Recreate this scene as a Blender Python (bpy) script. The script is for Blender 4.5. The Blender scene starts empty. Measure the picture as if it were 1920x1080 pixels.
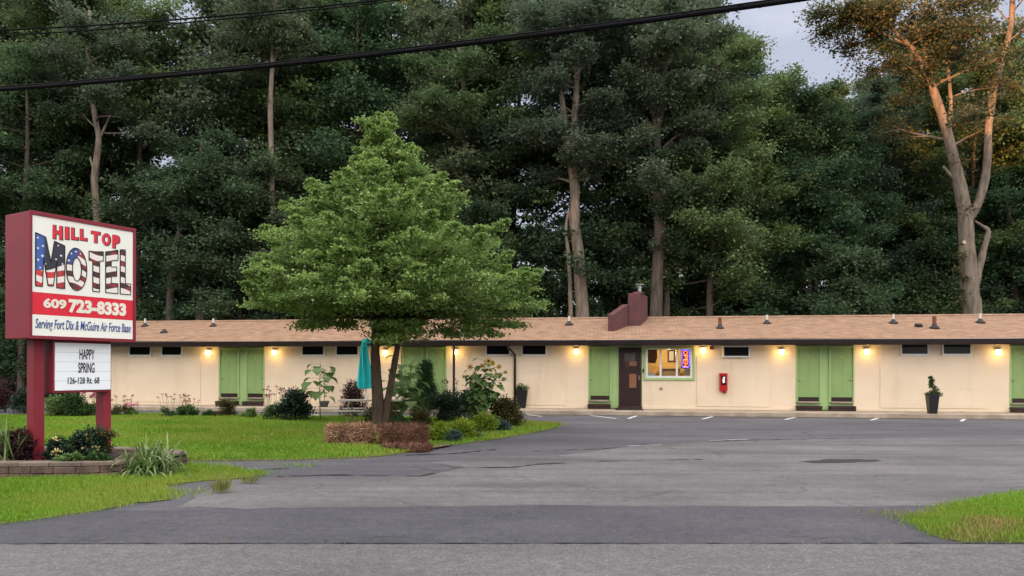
import bpy, math, random
import numpy as np
from mathutils import Vector, Matrix

R = math.radians
scene = bpy.context.scene
COL = scene.collection

# ------------------------------------------------------------------ camera, sky, sun, exposure
F, CXP, HYP, EYE = 1387.0, 960.0, 694.0, 1.65      # focal length and horizon in photo pixels, eye height
ROLL = R(0.0975)
cam = bpy.data.cameras.new('camera')
cam.sensor_width = 36.0
cam.lens = F / 1920 * 36
cam.shift_y = (HYP - 540) / 1920
cam.clip_end = 2000
camo = bpy.data.objects.new('camera', cam)
COL.objects.link(camo)
camo.matrix_world = Matrix.Translation((0, 0, EYE)) @ Matrix.Rotation(R(90), 4, 'X') @ Matrix.Rotation(ROLL, 4, 'Z')
scene.camera = camo

SUN_EL, SUN_AZ = R(4.5), R(210)                     # low evening sun behind the viewer's left shoulder
world = bpy.data.worlds.new('World')
scene.world = world
world.use_nodes = True
wn, wl_ = world.node_tree.nodes, world.node_tree.links
wn.clear()
out = wn.new('ShaderNodeOutputWorld')
sky = wn.new('ShaderNodeTexSky')
sky.sky_type = 'NISHITA'
sky.sun_disc = False
sky.sun_elevation = SUN_EL
sky.sun_rotation = SUN_AZ
bg1 = wn.new('ShaderNodeBackground'); bg1.inputs[1].default_value = 0.12
wl_.new(sky.outputs[0], bg1.inputs[0])
# broken evening cloud: a grey-blue bank low in the east, brighter cloud overhead and to the west
tc = wn.new('ShaderNodeTexCoord')
dot = wn.new('ShaderNodeVectorMath'); dot.operation = 'DOT_PRODUCT'
dot.inputs[1].default_value = (0.0, -0.45, 0.893)
wl_.new(tc.outputs['Generated'], dot.inputs[0])
cn = wn.new('ShaderNodeTexNoise'); cn.inputs['Scale'].default_value = 2.2; cn.inputs['Detail'].default_value = 6
mp = wn.new('ShaderNodeMapping'); mp.inputs['Scale'].default_value = (1, 1, 2.4)
wl_.new(tc.outputs['Generated'], mp.inputs[0]); wl_.new(mp.outputs[0], cn.inputs['Vector'])
ma = wn.new('ShaderNodeMath'); ma.operation = 'MULTIPLY_ADD'
ma.inputs[1].default_value = 0.5; ma.inputs[2].default_value = -0.25
wl_.new(cn.outputs['Fac'], ma.inputs[0])
ad = wn.new('ShaderNodeMath'); ad.operation = 'ADD'
wl_.new(dot.outputs['Value'], ad.inputs[0]); wl_.new(ma.outputs[0], ad.inputs[1])
cr = wn.new('ShaderNodeValToRGB')
cr.color_ramp.elements[0].position = 0.0; cr.color_ramp.elements[0].color = (0.165, 0.172, 0.215, 1)
cr.color_ramp.elements[1].position = 0.75; cr.color_ramp.elements[1].color = (1.0, 0.96, 0.93, 1)
wl_.new(ad.outputs[0], cr.inputs[0])
bg2 = wn.new('ShaderNodeBackground'); bg2.inputs[1].default_value = 1.45
wl_.new(cr.outputs[0], bg2.inputs[0])
mx = wn.new('ShaderNodeMixShader'); mx.inputs[0].default_value = 0.86
wl_.new(bg1.outputs[0], mx.inputs[1]); wl_.new(bg2.outputs[0], mx.inputs[2])
wl_.new(mx.outputs[0], out.inputs[0])

sun = bpy.data.lights.new('sun', 'SUN')
sun.energy = 4.0
sun.angle = R(0.6)
sun.color = (1.0, 0.43, 0.15)
suno = bpy.data.objects.new('sun', sun)
COL.objects.link(suno)
suno.location = (-60, -100, 40)
sd = Vector((math.sin(SUN_AZ) * math.cos(SUN_EL), math.cos(SUN_AZ) * math.cos(SUN_EL), math.sin(SUN_EL)))
suno.rotation_euler = (-sd).to_track_quat('-Z', 'Y').to_euler()

scene.view_settings.view_transform = 'Standard'
scene.view_settings.look = 'None'
scene.view_settings.exposure = 1.26
scene.view_settings.gamma = 1.0
scene.view_settings.use_curve_mapping = False
scene.cycles.use_denoising = True
scene.cycles.max_bounces = 6
scene.cycles.diffuse_bounces = 3
scene.cycles.glossy_bounces = 3
scene.cycles.transmission_bounces = 4
scene.cycles.transparent_max_bounces = 6
scene.cycles.sample_clamp_indirect = 4.0

# ------------------------------------------------------------------ photo geometry
_c, _s = math.cos(ROLL), math.sin(ROLL)


def ray(px, py):
    u, v = (px - CXP) / F, (HYP - py) / F
    return Vector((u * _c - v * _s, 1.0, u * _s + v * _c))


def at(px, py, Y):
    d = ray(px, py)
    return Vector((d.x * Y, Y, EYE + d.z * Y))


def ground(px, py, z=0.0):
    d = ray(px, py)
    t = (z - EYE) / d.z
    return Vector((d.x * t, t, z))


# ------------------------------------------------------------------ materials
def srgb(r, g, b):
    f = lambda c: (c / 255 / 12.92) if c / 255 <= 0.04045 else ((c / 255 + 0.055) / 1.055) ** 2.4
    return (f(r), f(g), f(b), 1)


def c4(c):
    return tuple(c) + (1,) if len(c) == 3 else tuple(c)


def base_mat(name):
    m = bpy.data.materials.new(name)
    m.use_nodes = True
    n, l = m.node_tree.nodes, m.node_tree.links
    return m, n, l, n['Principled BSDF']


def noise(n, l, scale, detail=4, rough=0.55, stretch=None, coord='Object', turn=0.0):
    t = n.new('ShaderNodeTexCoord')
    x = n.new('ShaderNodeTexNoise')
    x.inputs['Scale'].default_value = scale
    x.inputs['Detail'].default_value = detail
    x.inputs['Roughness'].default_value = rough
    if stretch:
        p = n.new('ShaderNodeMapping'); p.inputs['Scale'].default_value = stretch; p.inputs['Rotation'].default_value = (0, 0, turn)
        l.new(t.outputs[coord], p.inputs[0]); l.new(p.outputs[0], x.inputs['Vector'])
    else:
        l.new(t.outputs[coord], x.inputs['Vector'])
    return x.outputs['Fac']


def ramp(n, l, fac, stops):
    r = n.new('ShaderNodeValToRGB')
    e = r.color_ramp.elements
    while len(e) < len(stops):
        e.new(0.5)
    for i, (p, c) in enumerate(stops):
        e[i].position = p; e[i].color = c4(c)
    l.new(fac, r.inputs[0])
    return r.outputs['Color']


def mixc(n, l, fac, a, b, mode='MIX'):
    x = n.new('ShaderNodeMix'); x.data_type = 'RGBA'; x.blend_type = mode
    for sock, v in ((x.inputs[0], fac), (x.inputs[6], a), (x.inputs[7], b)):
        if isinstance(v, (int, float)):
            sock.default_value = v
        elif isinstance(v, tuple):
            sock.default_value = c4(v)
        else:
            l.new(v, sock)
    return x.outputs[2]


def bump(n, l, fac, strength, dist=0.02):
    b = n.new('ShaderNodeBump')
    b.inputs['Strength'].default_value = strength
    b.inputs['Distance'].default_value = dist
    l.new(fac, b.inputs['Height'])
    return b.outputs['Normal']


def pm(name, c1, c2=None, scale=4.0, rough=0.6, bmp=0.0, bscale=None, spec=0.3, metal=0.0, stretch=None, detail=5):
    """plain surface: two colours mixed by noise, optional fine bump"""
    m, n, l, p = base_mat(name)
    c2 = c2 or tuple(x * 0.82 for x in c1[:3])
    f = noise(n, l, scale, detail, stretch=stretch)
    l.new(ramp(n, l, f, [(0.32, c2), (0.68, c1)]), p.inputs['Base Color'])
    p.inputs['Roughness'].default_value = rough
    p.inputs['Specular IOR Level'].default_value = spec
    p.inputs['Metallic'].default_value = metal
    if bmp:
        l.new(bump(n, l, noise(n, l, bscale or scale * 6, 4, stretch=stretch), bmp), p.inputs['Normal'])
    return m


def leaf_mat(name, stops, trans=0.25, rough=0.55, spec=0.25, big=None, vary=False):
    """leaf colours picked per leaf by the face attribute var"""
    m, n, l, p = base_mat(name)
    a = n.new('ShaderNodeAttribute'); a.attribute_name = 'var'
    k = len(stops)
    col = ramp(n, l, a.outputs['Fac'], [(i / (k - 1), c) for i, c in enumerate(stops)])
    if big:
        col = mixc(n, l, ramp(n, l, noise(n, l, big[0], 3), [(0.45, (0, 0, 0)), (0.62, (1, 1, 1))]), col, mixc(n, l, 0.75, col, big[1]))
    if vary:                                            # each tree its own tone
        oi = n.new('ShaderNodeObjectInfo')
        col = mixc(n, l, 1.0, col, ramp(n, l, oi.outputs['Random'], [(0.0, (0.70, 0.74, 0.80)), (0.35, (1.0, 1.0, 1.0)), (0.7, (1.25, 1.20, 1.0)), (1.0, (0.95, 1.12, 1.15))]), 'MULTIPLY')
    l.new(col, p.inputs['Base Color'])
    p.inputs['Roughness'].default_value = rough
    p.inputs['Specular IOR Level'].default_value = spec
    t = n.new('ShaderNodeBsdfTranslucent'); l.new(col, t.inputs[0])
    x = n.new('ShaderNodeMixShader'); x.inputs[0].default_value = trans
    l.new(p.outputs[0], x.inputs[1]); l.new(t.outputs[0], x.inputs[2])
    l.new(x.outputs[0], n['Material Output'].inputs[0])
    return m


def emit_mat(name, col, strength):
    m, n, l, p = base_mat(name)
    p.inputs['Base Color'].default_value = c4(col)
    p.inputs['Emission Color'].default_value = c4(col)
    p.inputs['Emission Strength'].default_value = strength
    return m


def glass_mat(name, tint=(0.008, 0.009, 0.011), rough=0.16):
    m, n, l, p = base_mat(name)
    p.inputs['Base Color'].default_value = c4(tint)
    p.inputs['Roughness'].default_value = rough
    p.inputs['Specular IOR Level'].default_value = 0.12
    l.new(bump(n, l, noise(n, l, 1.5, 2), 0.03, 0.05), p.inputs['Normal'])
    return m


def clear_glass(name):
    m, n, l, p = base_mat(name)
    t = n.new('ShaderNodeBsdfTransparent'); t.inputs[0].default_value = (0.92, 0.94, 0.93, 1)
    g = n.new('ShaderNodeBsdfGlossy'); g.inputs['Roughness'].default_value = 0.02
    f = n.new('ShaderNodeFresnel'); f.inputs[0].default_value = 1.35
    x = n.new('ShaderNodeMixShader')
    l.new(f.outputs[0], x.inputs[0]); l.new(t.outputs[0], x.inputs[1]); l.new(g.outputs[0], x.inputs[2])
    l.new(x.outputs[0], n['Material Output'].inputs[0])
    return m


def asphalt(name, c_lo, c_hi, grain=0.5, cracks=0.0, crack_scale=0.35, streak=None, patch=0.22, gscale=55, rough=0.85, wear=0.8):
    m, n, l, p = base_mat(name)
    col = ramp(n, l, noise(n, l, patch, 6, 0.6), [(0.32, c_lo), (0.68, c_hi)])
    if streak:
        s = noise(n, l, 1.0, 5, 0.6, stretch=streak, turn=-0.16)
        col = mixc(n, l, 0.34, col, ramp(n, l, s, [(0.3, tuple(x * 0.55 for x in c_lo)), (0.7, tuple(x * 1.25 for x in c_hi))]))
    g = noise(n, l, gscale, 3, 0.75)
    col = mixc(n, l, grain, col, mixc(n, l, 1.0, col, ramp(n, l, g, [(0.33, (0.25, 0.25, 0.25)), (0.52, (0.9, 0.9, 0.9)), (0.72, (2.2, 2.15, 2.1))]), 'MULTIPLY'))
    g2 = noise(n, l, 7, 4, 0.7)
    col = mixc(n, l, 0.6, col, mixc(n, l, 1.0, col, ramp(n, l, g2, [(0.3, (0.72, 0.72, 0.73)), (0.7, (1.25, 1.24, 1.22))]), 'MULTIPLY'))
    w1 = ramp(n, l, noise(n, l, 0.45, 7, 0.62, turn=0.6, stretch=(.45, 1.1, 1)), [(0.34, (0.74, 0.74, 0.76)), (0.5, (1, 1, 1)), (0.68, (1.22, 1.20, 1.17))])
    col = mixc(n, l, wear, col, mixc(n, l, 1.0, col, w1, 'MULTIPLY'))
    w2 = ramp(n, l, noise(n, l, 1.9, 3, 0.5), [(0.66, (0, 0, 0)), (0.74, (1, 1, 1))])
    col = mixc(n, l, mixc(n, l, wear * .6, (0, 0, 0), w2), col, mixc(n, l, 1.0, col, (0.55, 0.55, 0.56), 'MULTIPLY'))
    if cracks:
        t = n.new('ShaderNodeTexCoord')
        w = n.new('ShaderNodeTexNoise'); w.inputs['Scale'].default_value = 1.6; w.inputs['Detail'].default_value = 5
        l.new(t.outputs['Object'], w.inputs['Vector'])
        v = n.new('ShaderNodeTexVoronoi'); v.feature = 'DISTANCE_TO_EDGE'; v.inputs['Scale'].default_value = crack_scale
        va = n.new('ShaderNodeVectorMath'); va.operation = 'MULTIPLY_ADD'; va.inputs[1].default_value = (0.9, 0.9, 0)
        l.new(w.outputs['Color'], va.inputs[0]); l.new(t.outputs['Object'], va.inputs[2]); l.new(va.outputs[0], v.inputs['Vector'])
        k = ramp(n, l, v.outputs['Distance'], [(0.0, (1, 1, 1)), (0.012, (0, 0, 0))])
        brk = ramp(n, l, noise(n, l, 0.55, 3), [(0.48, (0, 0, 0)), (0.56, (1, 1, 1))])
        kk = mixc(n, l, 1.0, k, brk, 'MULTIPLY')
        col = mixc(n, l, mixc(n, l, cracks, (0, 0, 0), kk), col, (0.012, 0.012, 0.013))
    l.new(col, p.inputs['Base Color'])
    p.inputs['Roughness'].default_value = rough
    p.inputs['Specular IOR Level'].default_value = 0.25
    l.new(bump(n, l, g, 0.5, 0.01), p.inputs['Normal'])
    return m


MAT = {}
MAT['stucco'] = pm('cream_stucco', (0.745, 0.612, 0.468), (0.685, 0.558, 0.418), 0.9, 0.85, 0.25, 60, 0.15)
def weather(m_, stretch, lo, hi, c, f=0.6):
    n, l = m_.node_tree.nodes, m_.node_tree.links
    p = n['Principled BSDF']
    src_ = p.inputs['Base Color'].links[0].from_socket
    k = ramp(n, l, noise(n, l, 1.0, 6, 0.65, stretch=stretch), [(lo, (0, 0, 0)), (hi, (1, 1, 1))])
    kk = mixc(n, l, f, (0, 0, 0), k)
    l.new(mixc(n, l, kk, src_, mixc(n, l, 1.0, src_, c, 'MULTIPLY')), p.inputs['Base Color'])


weather(MAT['stucco'], (1.6, 1.6, 0.35), .54, .78, (.76, .72, .66), .5)
weather(MAT['stucco'], (.5, .5, 5.5), .56, .68, (.88, .86, .83), .45)
MAT['green'] = pm('green_paint', (0.235, 0.355, 0.135), (0.212, 0.322, 0.12), 1.6, 0.5, 0.08, 30)
MAT['green_trim'] = pm('light_green_paint', (0.325, 0.465, 0.20), (0.29, 0.42, 0.178), 1.6, 0.5, 0.08, 30)
MAT['brown'] = pm('dark_brown_paint', (0.030, 0.014, 0.014), (0.022, 0.011, 0.011), 2.5, 0.4)
MAT['gutter'] = pm('gutter_paint', (0.022, 0.013, 0.013), (0.015, 0.010, 0.010), 2.0, 0.35)
MAT['step'] = pm('step_paint', (0.045, 0.020, 0.018), (0.025, 0.014, 0.013), 5.0, 0.6)
MAT['white_frame'] = pm('white_frame', (0.74, 0.74, 0.72), (0.64, 0.64, 0.62), 3, 0.4)
MAT['soffit'] = pm('soffit_paint', (0.16, 0.12, 0.09), (0.12, 0.09, 0.07), 2, 0.7)
MAT['dark_glass'] = glass_mat('dark_glass')
MAT['clear_glass'] = clear_glass('clear_glass')
MAT['concrete'] = pm('concrete', (0.40, 0.33, 0.26), (0.25, 0.20, 0.15), 1.8, 0.9, 0.3, 20)
MAT['metal'] = pm('galvanised_metal', (0.42, 0.43, 0.45), (0.3, 0.3, 0.32), 5, 0.35, metal=0.8)
MAT['pvc'] = pm('pale_pipe', (0.66, 0.65, 0.62), (0.5, 0.5, 0.48), 5, 0.5)
MAT['rust'] = pm('rusty_pipe', (0.20, 0.075, 0.045), (0.12, 0.05, 0.035), 8, 0.8)
MAT['boot'] = pm('black_rubber', (0.03, 0.03, 0.032), (0.02, 0.02, 0.02), 8, 0.6)
MAT['chimney'] = pm('painted_brick', (0.115, 0.042, 0.046), (0.08, 0.033, 0.035), 3, 0.75, 0.3, 12)
MAT['sign_red'] = pm('sign_red', (0.215, 0.020, 0.032), (0.185, 0.017, 0.028), 1.5, 0.45, 0.05, 20)
weather(MAT['sign_red'], (3, 3, .5), .55, .8, (1.35, 1.5, 1.4), .6)
MAT['panel_white'] = pm('panel_white', (0.80, 0.80, 0.74), (0.76, 0.76, 0.70), 1.2, 0.35)
MAT['board_white'] = pm('board_white', (0.82, 0.85, 0.90), (0.78, 0.81, 0.86), 1.2, 0.3)
MAT['panel_red'] = pm('panel_red', (0.66, 0.022, 0.042), (0.60, 0.018, 0.038), 1.2, 0.4)
MAT['ink_red'] = pm('ink_red', (0.70, 0.030, 0.055), None, 2, 0.4)
MAT['ink_cream'] = pm('ink_cream', (0.82, 0.79, 0.68), None, 2, 0.4)
MAT['ink_blue'] = pm('ink_blue', (0.045, 0.085, 0.28), None, 2, 0.4)
MAT['ink_black'] = pm('ink_black', (0.014, 0.014, 0.016), None, 2, 0.4)
MAT['ink_white'] = pm('ink_white', (0.85, 0.85, 0.85), None, 2, 0.4)
MAT['track'] = pm('letter_track', (0.60, 0.63, 0.68), None, 2, 0.4)
MAT['teal'] = pm('teal_canvas', (0.050, 0.80, 0.86), (0.042, 0.72, 0.79), 5, 0.75, 0.2, 60)
MAT['table_wood'] = pm('weathered_wood', (0.52, 0.47, 0.42), (0.36, 0.32, 0.28), 3, 0.8, 0.3, 30, stretch=(1, 8, 8))
MAT['leg_wood'] = pm('dull_wood', (0.30, 0.24, 0.19), (0.20, 0.16, 0.12), 3, 0.8)
MAT['black_pot'] = pm('black_planter', (0.018, 0.017, 0.020), (0.013, 0.013, 0.015), 4, 0.4)
MAT['grey_pot'] = pm('grey_pot', (0.09, 0.095, 0.10), (0.06, 0.06, 0.065), 4, 0.5)
MAT['block'] = pm('retaining_block', (0.15, 0.10, 0.082), (0.07, 0.047, 0.04), 5, 0.9, 0.6, 30)
MAT['cap'] = pm('cap_block', (0.22, 0.172, 0.142), (0.12, 0.092, 0.078), 4, 0.9, 0.6, 30)
MAT['soil'] = pm('soil', (0.05, 0.032, 0.022), (0.025, 0.017, 0.012), 8, 0.95, 0.8, 40)
MAT['dry_soil'] = pm('dry_soil', (0.20, 0.15, 0.085), (0.12, 0.085, 0.05), 6, 0.95, 0.6, 40)
MAT['mulch'] = pm('mulch', (0.075, 0.042, 0.028), (0.035, 0.022, 0.016), 18, 0.95, 1.0, 60)
MAT['bark'] = pm('bark_grey', (0.13, 0.105, 0.085), (0.055, 0.045, 0.037), 2.2, 0.9, 0.9, 7, 0.1, stretch=(3, 3, 0.5))
MAT['bark_dark'] = pm('bark_dark', (0.12, 0.095, 0.078), (0.055, 0.045, 0.038), 2.2, 0.9, 0.9, 7, 0.1, stretch=(3, 3, 0.5))
MAT['bark_pale'] = pm('bark_pale', (0.24, 0.195, 0.155), (0.105, 0.085, 0.068), 2.2, 0.9, 0.8, 7, 0.1, stretch=(3, 3, 0.6))
MAT['bark_holly'] = pm('bark_brown', (0.10, 0.072, 0.052), (0.05, 0.037, 0.028), 5, 0.9, 0.9, 14, 0.1, stretch=(3, 3, 0.8))
MAT['twig'] = pm('twig', (0.09, 0.06, 0.04), (0.05, 0.035, 0.025), 6, 0.9)
MAT['green_stem'] = pm('green_stem', (0.12, 0.17, 0.05), (0.09, 0.12, 0.04), 6, 0.7)
MAT['cable'] = pm('cable_sheath', (0.007, 0.006, 0.008), (0.005, 0.005, 0.006), 3, 0.7, spec=0.06)
MAT['line_paint'] = pm('worn_white_paint', (0.70, 0.70, 0.70), (0.42, 0.42, 0.42), 6, 0.8)
MAT['straw_bale'] = None
MAT['ochre'] = pm('ochre_wall', (0.58, 0.40, 0.17), (0.52, 0.35, 0.15), 2, 0.8)
MAT['ext_red'] = pm('cabinet_red', (0.45, 0.012, 0.018), None, 3, 0.35)
MAT['paper'] = pm('paper', (0.50, 0.50, 0.50), (0.42, 0.42, 0.42), 9, 0.7)
MAT['paper_tan'] = pm('tan_paper', (0.24, 0.10, 0.055), (0.20, 0.085, 0.05), 9, 0.7)
MAT['notice_brown'] = pm('brown_board', (0.075, 0.03, 0.022), (0.05, 0.02, 0.016), 5, 0.6)
MAT['lamp_glow'] = emit_mat('lamp_glow', (1.0, 0.74, 0.30), 3.2)
MAT['room_glow'] = emit_mat('room_glow', (1.0, 0.80, 0.48), 6.0)
MAT['neon_red'] = emit_mat('neon_red', (1.0, 0.10, 0.03), 3.0)
MAT['neon_blue'] = emit_mat('neon_blue', (0.10, 0.10, 1.0), 2.2)
MAT['cut_wood'] = pm('cut_wood', (0.55, 0.42, 0.28), None, 6, 0.8)

# roof shingles: courses of small tabs in varied tans
m, n, l, p = base_mat('tan_shingles')
t = n.new('ShaderNodeTexCoord')
b = n.new('ShaderNodeTexBrick')
b.inputs['Scale'].default_value = 1.0
b.inputs['Brick Width'].default_value = 0.30; b.inputs['Row Height'].default_value = 0.14
b.inputs['Mortar Size'].default_value = 0.008; b.inputs['Mortar Smooth'].default_value = 0.3
b.inputs['Color1'].default_value = (0.318, 0.202, 0.138, 1); b.inputs['Color2'].default_value = (0.238, 0.152, 0.104, 1)
b.inputs['Mortar'].default_value = (0.13, 0.082, 0.05, 1); b.inputs['Bias'].default_value = -0.1
l.new(t.outputs['Object'], b.inputs['Vector'])
col = mixc(n, l, 0.8, b.outputs['Color'], mixc(n, l, 1.0, b.outputs['Color'], ramp(n, l, noise(n, l, 2.3, 5), [(0.3, (0.75, 0.75, 0.76)), (0.7, (1.25, 1.22, 1.2))]), 'MULTIPLY'))
col = mixc(n, l, 0.5, col, mixc(n, l, 1.0, col, ramp(n, l, noise(n, l, 40, 2), [(0.3, (0.7, 0.7, 0.7)), (0.7, (1.3, 1.3, 1.3))]), 'MULTIPLY'))
l.new(col, p.inputs['Base Color']); p.inputs['Roughness'].default_value = 0.95; p.inputs['Specular IOR Level'].default_value = 0.1
l.new(bump(n, l, b.outputs['Fac'], -0.4, 0.02), p.inputs['Normal'])
MAT['shingle'] = m

MAT['road'] = asphalt('road_asphalt', (0.104, 0.101, 0.109), (0.130, 0.127, 0.135), 0.5, 0.0, patch=0.3, gscale=45)
MAT['apron'] = asphalt('apron_asphalt', (0.054, 0.054, 0.066), (0.077, 0.077, 0.090), 0.42, 0.5, 0.9, patch=0.5, gscale=50)
MAT['lot'] = asphalt('sealed_asphalt', (0.064, 0.063, 0.077), (0.105, 0.103, 0.119), 0.35, 0.45, 0.25, streak=(0.10, 1.5, 1), patch=0.25)
MAT['worn'] = asphalt('worn_asphalt', (0.086, 0.083, 0.091), (0.152, 0.146, 0.153), 0.4, 0.4, 0.45, streak=(0.16, 1.9, 1), patch=0.4)
MAT['tar'] = asphalt('tar_patch', (0.020, 0.020, 0.024), (0.036, 0.036, 0.040), 0.5)
MAT['turf'] = pm('turf_soil', (0.10, 0.15, 0.03), (0.13, 0.12, 0.05), 1.2, 0.95, 0.6, 30)
MAT['litter_floor'] = pm('leaf_litter', (0.05, 0.045, 0.025), (0.025, 0.022, 0.014), 1.4, 0.95)

# leaves
MAT['leaf_wood'] = leaf_mat('leaf_dark_wood', [(0.043, 0.077, 0.043), (0.07, 0.119, 0.063), (0.102, 0.157, 0.081), (0.161, 0.215, 0.107)], 0.38, 0.7, 0.12, vary=True)
MAT['leaf_wood2'] = leaf_mat('leaf_mid_wood', [(0.058, 0.095, 0.037), (0.095, 0.151, 0.058), (0.138, 0.198, 0.072), (0.207, 0.266, 0.098)], 0.38, 0.7, 0.12, vary=True)
MAT['leaf_wood3'] = leaf_mat('leaf_grey_wood', [(0.062, 0.088, 0.06), (0.095, 0.133, 0.086), (0.135, 0.175, 0.112), (0.2, 0.236, 0.152)], 0.38, 0.7, 0.12, vary=True)
MAT['leaf_light'] = leaf_mat('leaf_light_wood', [(0.085, 0.131, 0.057), (0.131, 0.196, 0.081), (0.185, 0.256, 0.105), (0.27, 0.341, 0.143)], 0.4)
MAT['leaf_rusty'] = leaf_mat('leaf_rusty_wood', [(0.047, 0.068, 0.034), (0.079, 0.101, 0.046), (0.121, 0.127, 0.058), (0.21, 0.143, 0.066)], 0.35)
MAT['leaf_under'] = leaf_mat('leaf_understory', [(0.05, 0.081, 0.052), (0.081, 0.133, 0.073), (0.131, 0.19, 0.1)], 0.38, 0.7, 0.12, vary=True)
MAT['leaf_holly'] = leaf_mat('leaf_holly', [(0.106, 0.176, 0.052), (0.181, 0.287, 0.078), (0.269, 0.389, 0.108), (0.413, 0.531, 0.183)], 0.4, 0.4, 0.4)
MAT['leaf_grass'] = leaf_mat('leaf_grass', [(0.095, 0.195, 0.014), (0.146, 0.283, 0.022), (0.201, 0.348, 0.034), (0.287, 0.397, 0.07)], 0.35, 0.6, 0.2, big=(0.35, (0.26, 0.30, 0.05)))
MAT['leaf_dry'] = leaf_mat('leaf_dry', [(0.22, 0.17, 0.06), (0.32, 0.25, 0.10), (0.16, 0.18, 0.04)], 0.3)
MAT['leaf_weed'] = leaf_mat('leaf_weed', [(0.14, 0.18, 0.03), (0.22, 0.24, 0.06), (0.26, 0.22, 0.08)], 0.3)
MAT['leaf_yew'] = leaf_mat('leaf_yew', [(0.010, 0.028, 0.016), (0.018, 0.045, 0.024), (0.034, 0.070, 0.034)], 0.1)
MAT['leaf_bush'] = leaf_mat('leaf_bush', [(0.025, 0.060, 0.018), (0.045, 0.095, 0.028), (0.080, 0.150, 0.045)])
MAT['leaf_lime'] = leaf_mat('leaf_lime', [(0.110, 0.170, 0.012), (0.170, 0.250, 0.020), (0.260, 0.300, 0.035)])
MAT['leaf_blue'] = leaf_mat('leaf_blue', [(0.040, 0.080, 0.065), (0.065, 0.115, 0.095), (0.095, 0.150, 0.130)])
MAT['leaf_russet'] = leaf_mat('leaf_russet', [(0.030, 0.045, 0.012), (0.060, 0.070, 0.020), (0.105, 0.075, 0.025), (0.160, 0.080, 0.030)])
MAT['leaf_potted'] = leaf_mat('leaf_potted', [(0.030, 0.050, 0.012), (0.055, 0.085, 0.022), (0.095, 0.120, 0.035)], 0.1)
MAT['leaf_purple'] = leaf_mat('leaf_purple', [(0.030, 0.012, 0.016), (0.055, 0.022, 0.026), (0.090, 0.036, 0.036)])
MAT['leaf_thuja'] = leaf_mat('leaf_thuja', [(0.012, 0.036, 0.010), (0.022, 0.060, 0.016), (0.042, 0.090, 0.026)], 0.05)
MAT['leaf_strap'] = leaf_mat('leaf_strap', [(0.075, 0.140, 0.036), (0.145, 0.225, 0.075), (0.290, 0.360, 0.165)], 0.25)
MAT['leaf_sun'] = leaf_mat('leaf_sunflower', [(0.075, 0.150, 0.040), (0.125, 0.215, 0.065), (0.190, 0.280, 0.105)], 0.3)
MAT['straw'] = leaf_mat('straw', [(0.068, 0.027, 0.019), (0.128, 0.054, 0.038), (0.203, 0.095, 0.062), (0.324, 0.176, 0.121)], 0.1, 0.8)
MAT['straw_tan'] = leaf_mat('straw_tan', [(0.137, 0.074, 0.045), (0.273, 0.155, 0.09), (0.416, 0.249, 0.145), (0.575, 0.376, 0.227)], 0.1, 0.8)
MAT['straw_core'] = pm('straw_core', (0.10, 0.055, 0.033), (0.04, 0.022, 0.014), 14, 0.95)
MAT['petal_yellow'] = leaf_mat('petal_yellow', [(0.60, 0.34, 0.01), (0.75, 0.50, 0.03)], 0.3)
MAT['petal_red'] = leaf_mat('petal_red', [(0.18, 0.018, 0.018), (0.32, 0.05, 0.05)], 0.2)
MAT['petal_pink'] = leaf_mat('petal_pink', [(0.55, 0.12, 0.30), (0.65, 0.30, 0.35)], 0.3)
MAT['petal_cream'] = leaf_mat('petal_cream', [(0.70, 0.55, 0.08), (0.80, 0.75, 0.50)], 0.3)
MAT['seed_disc'] = pm('seed_disc', (0.05, 0.025, 0.01), (0.03, 0.015, 0.008), 30, 0.9)


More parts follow.
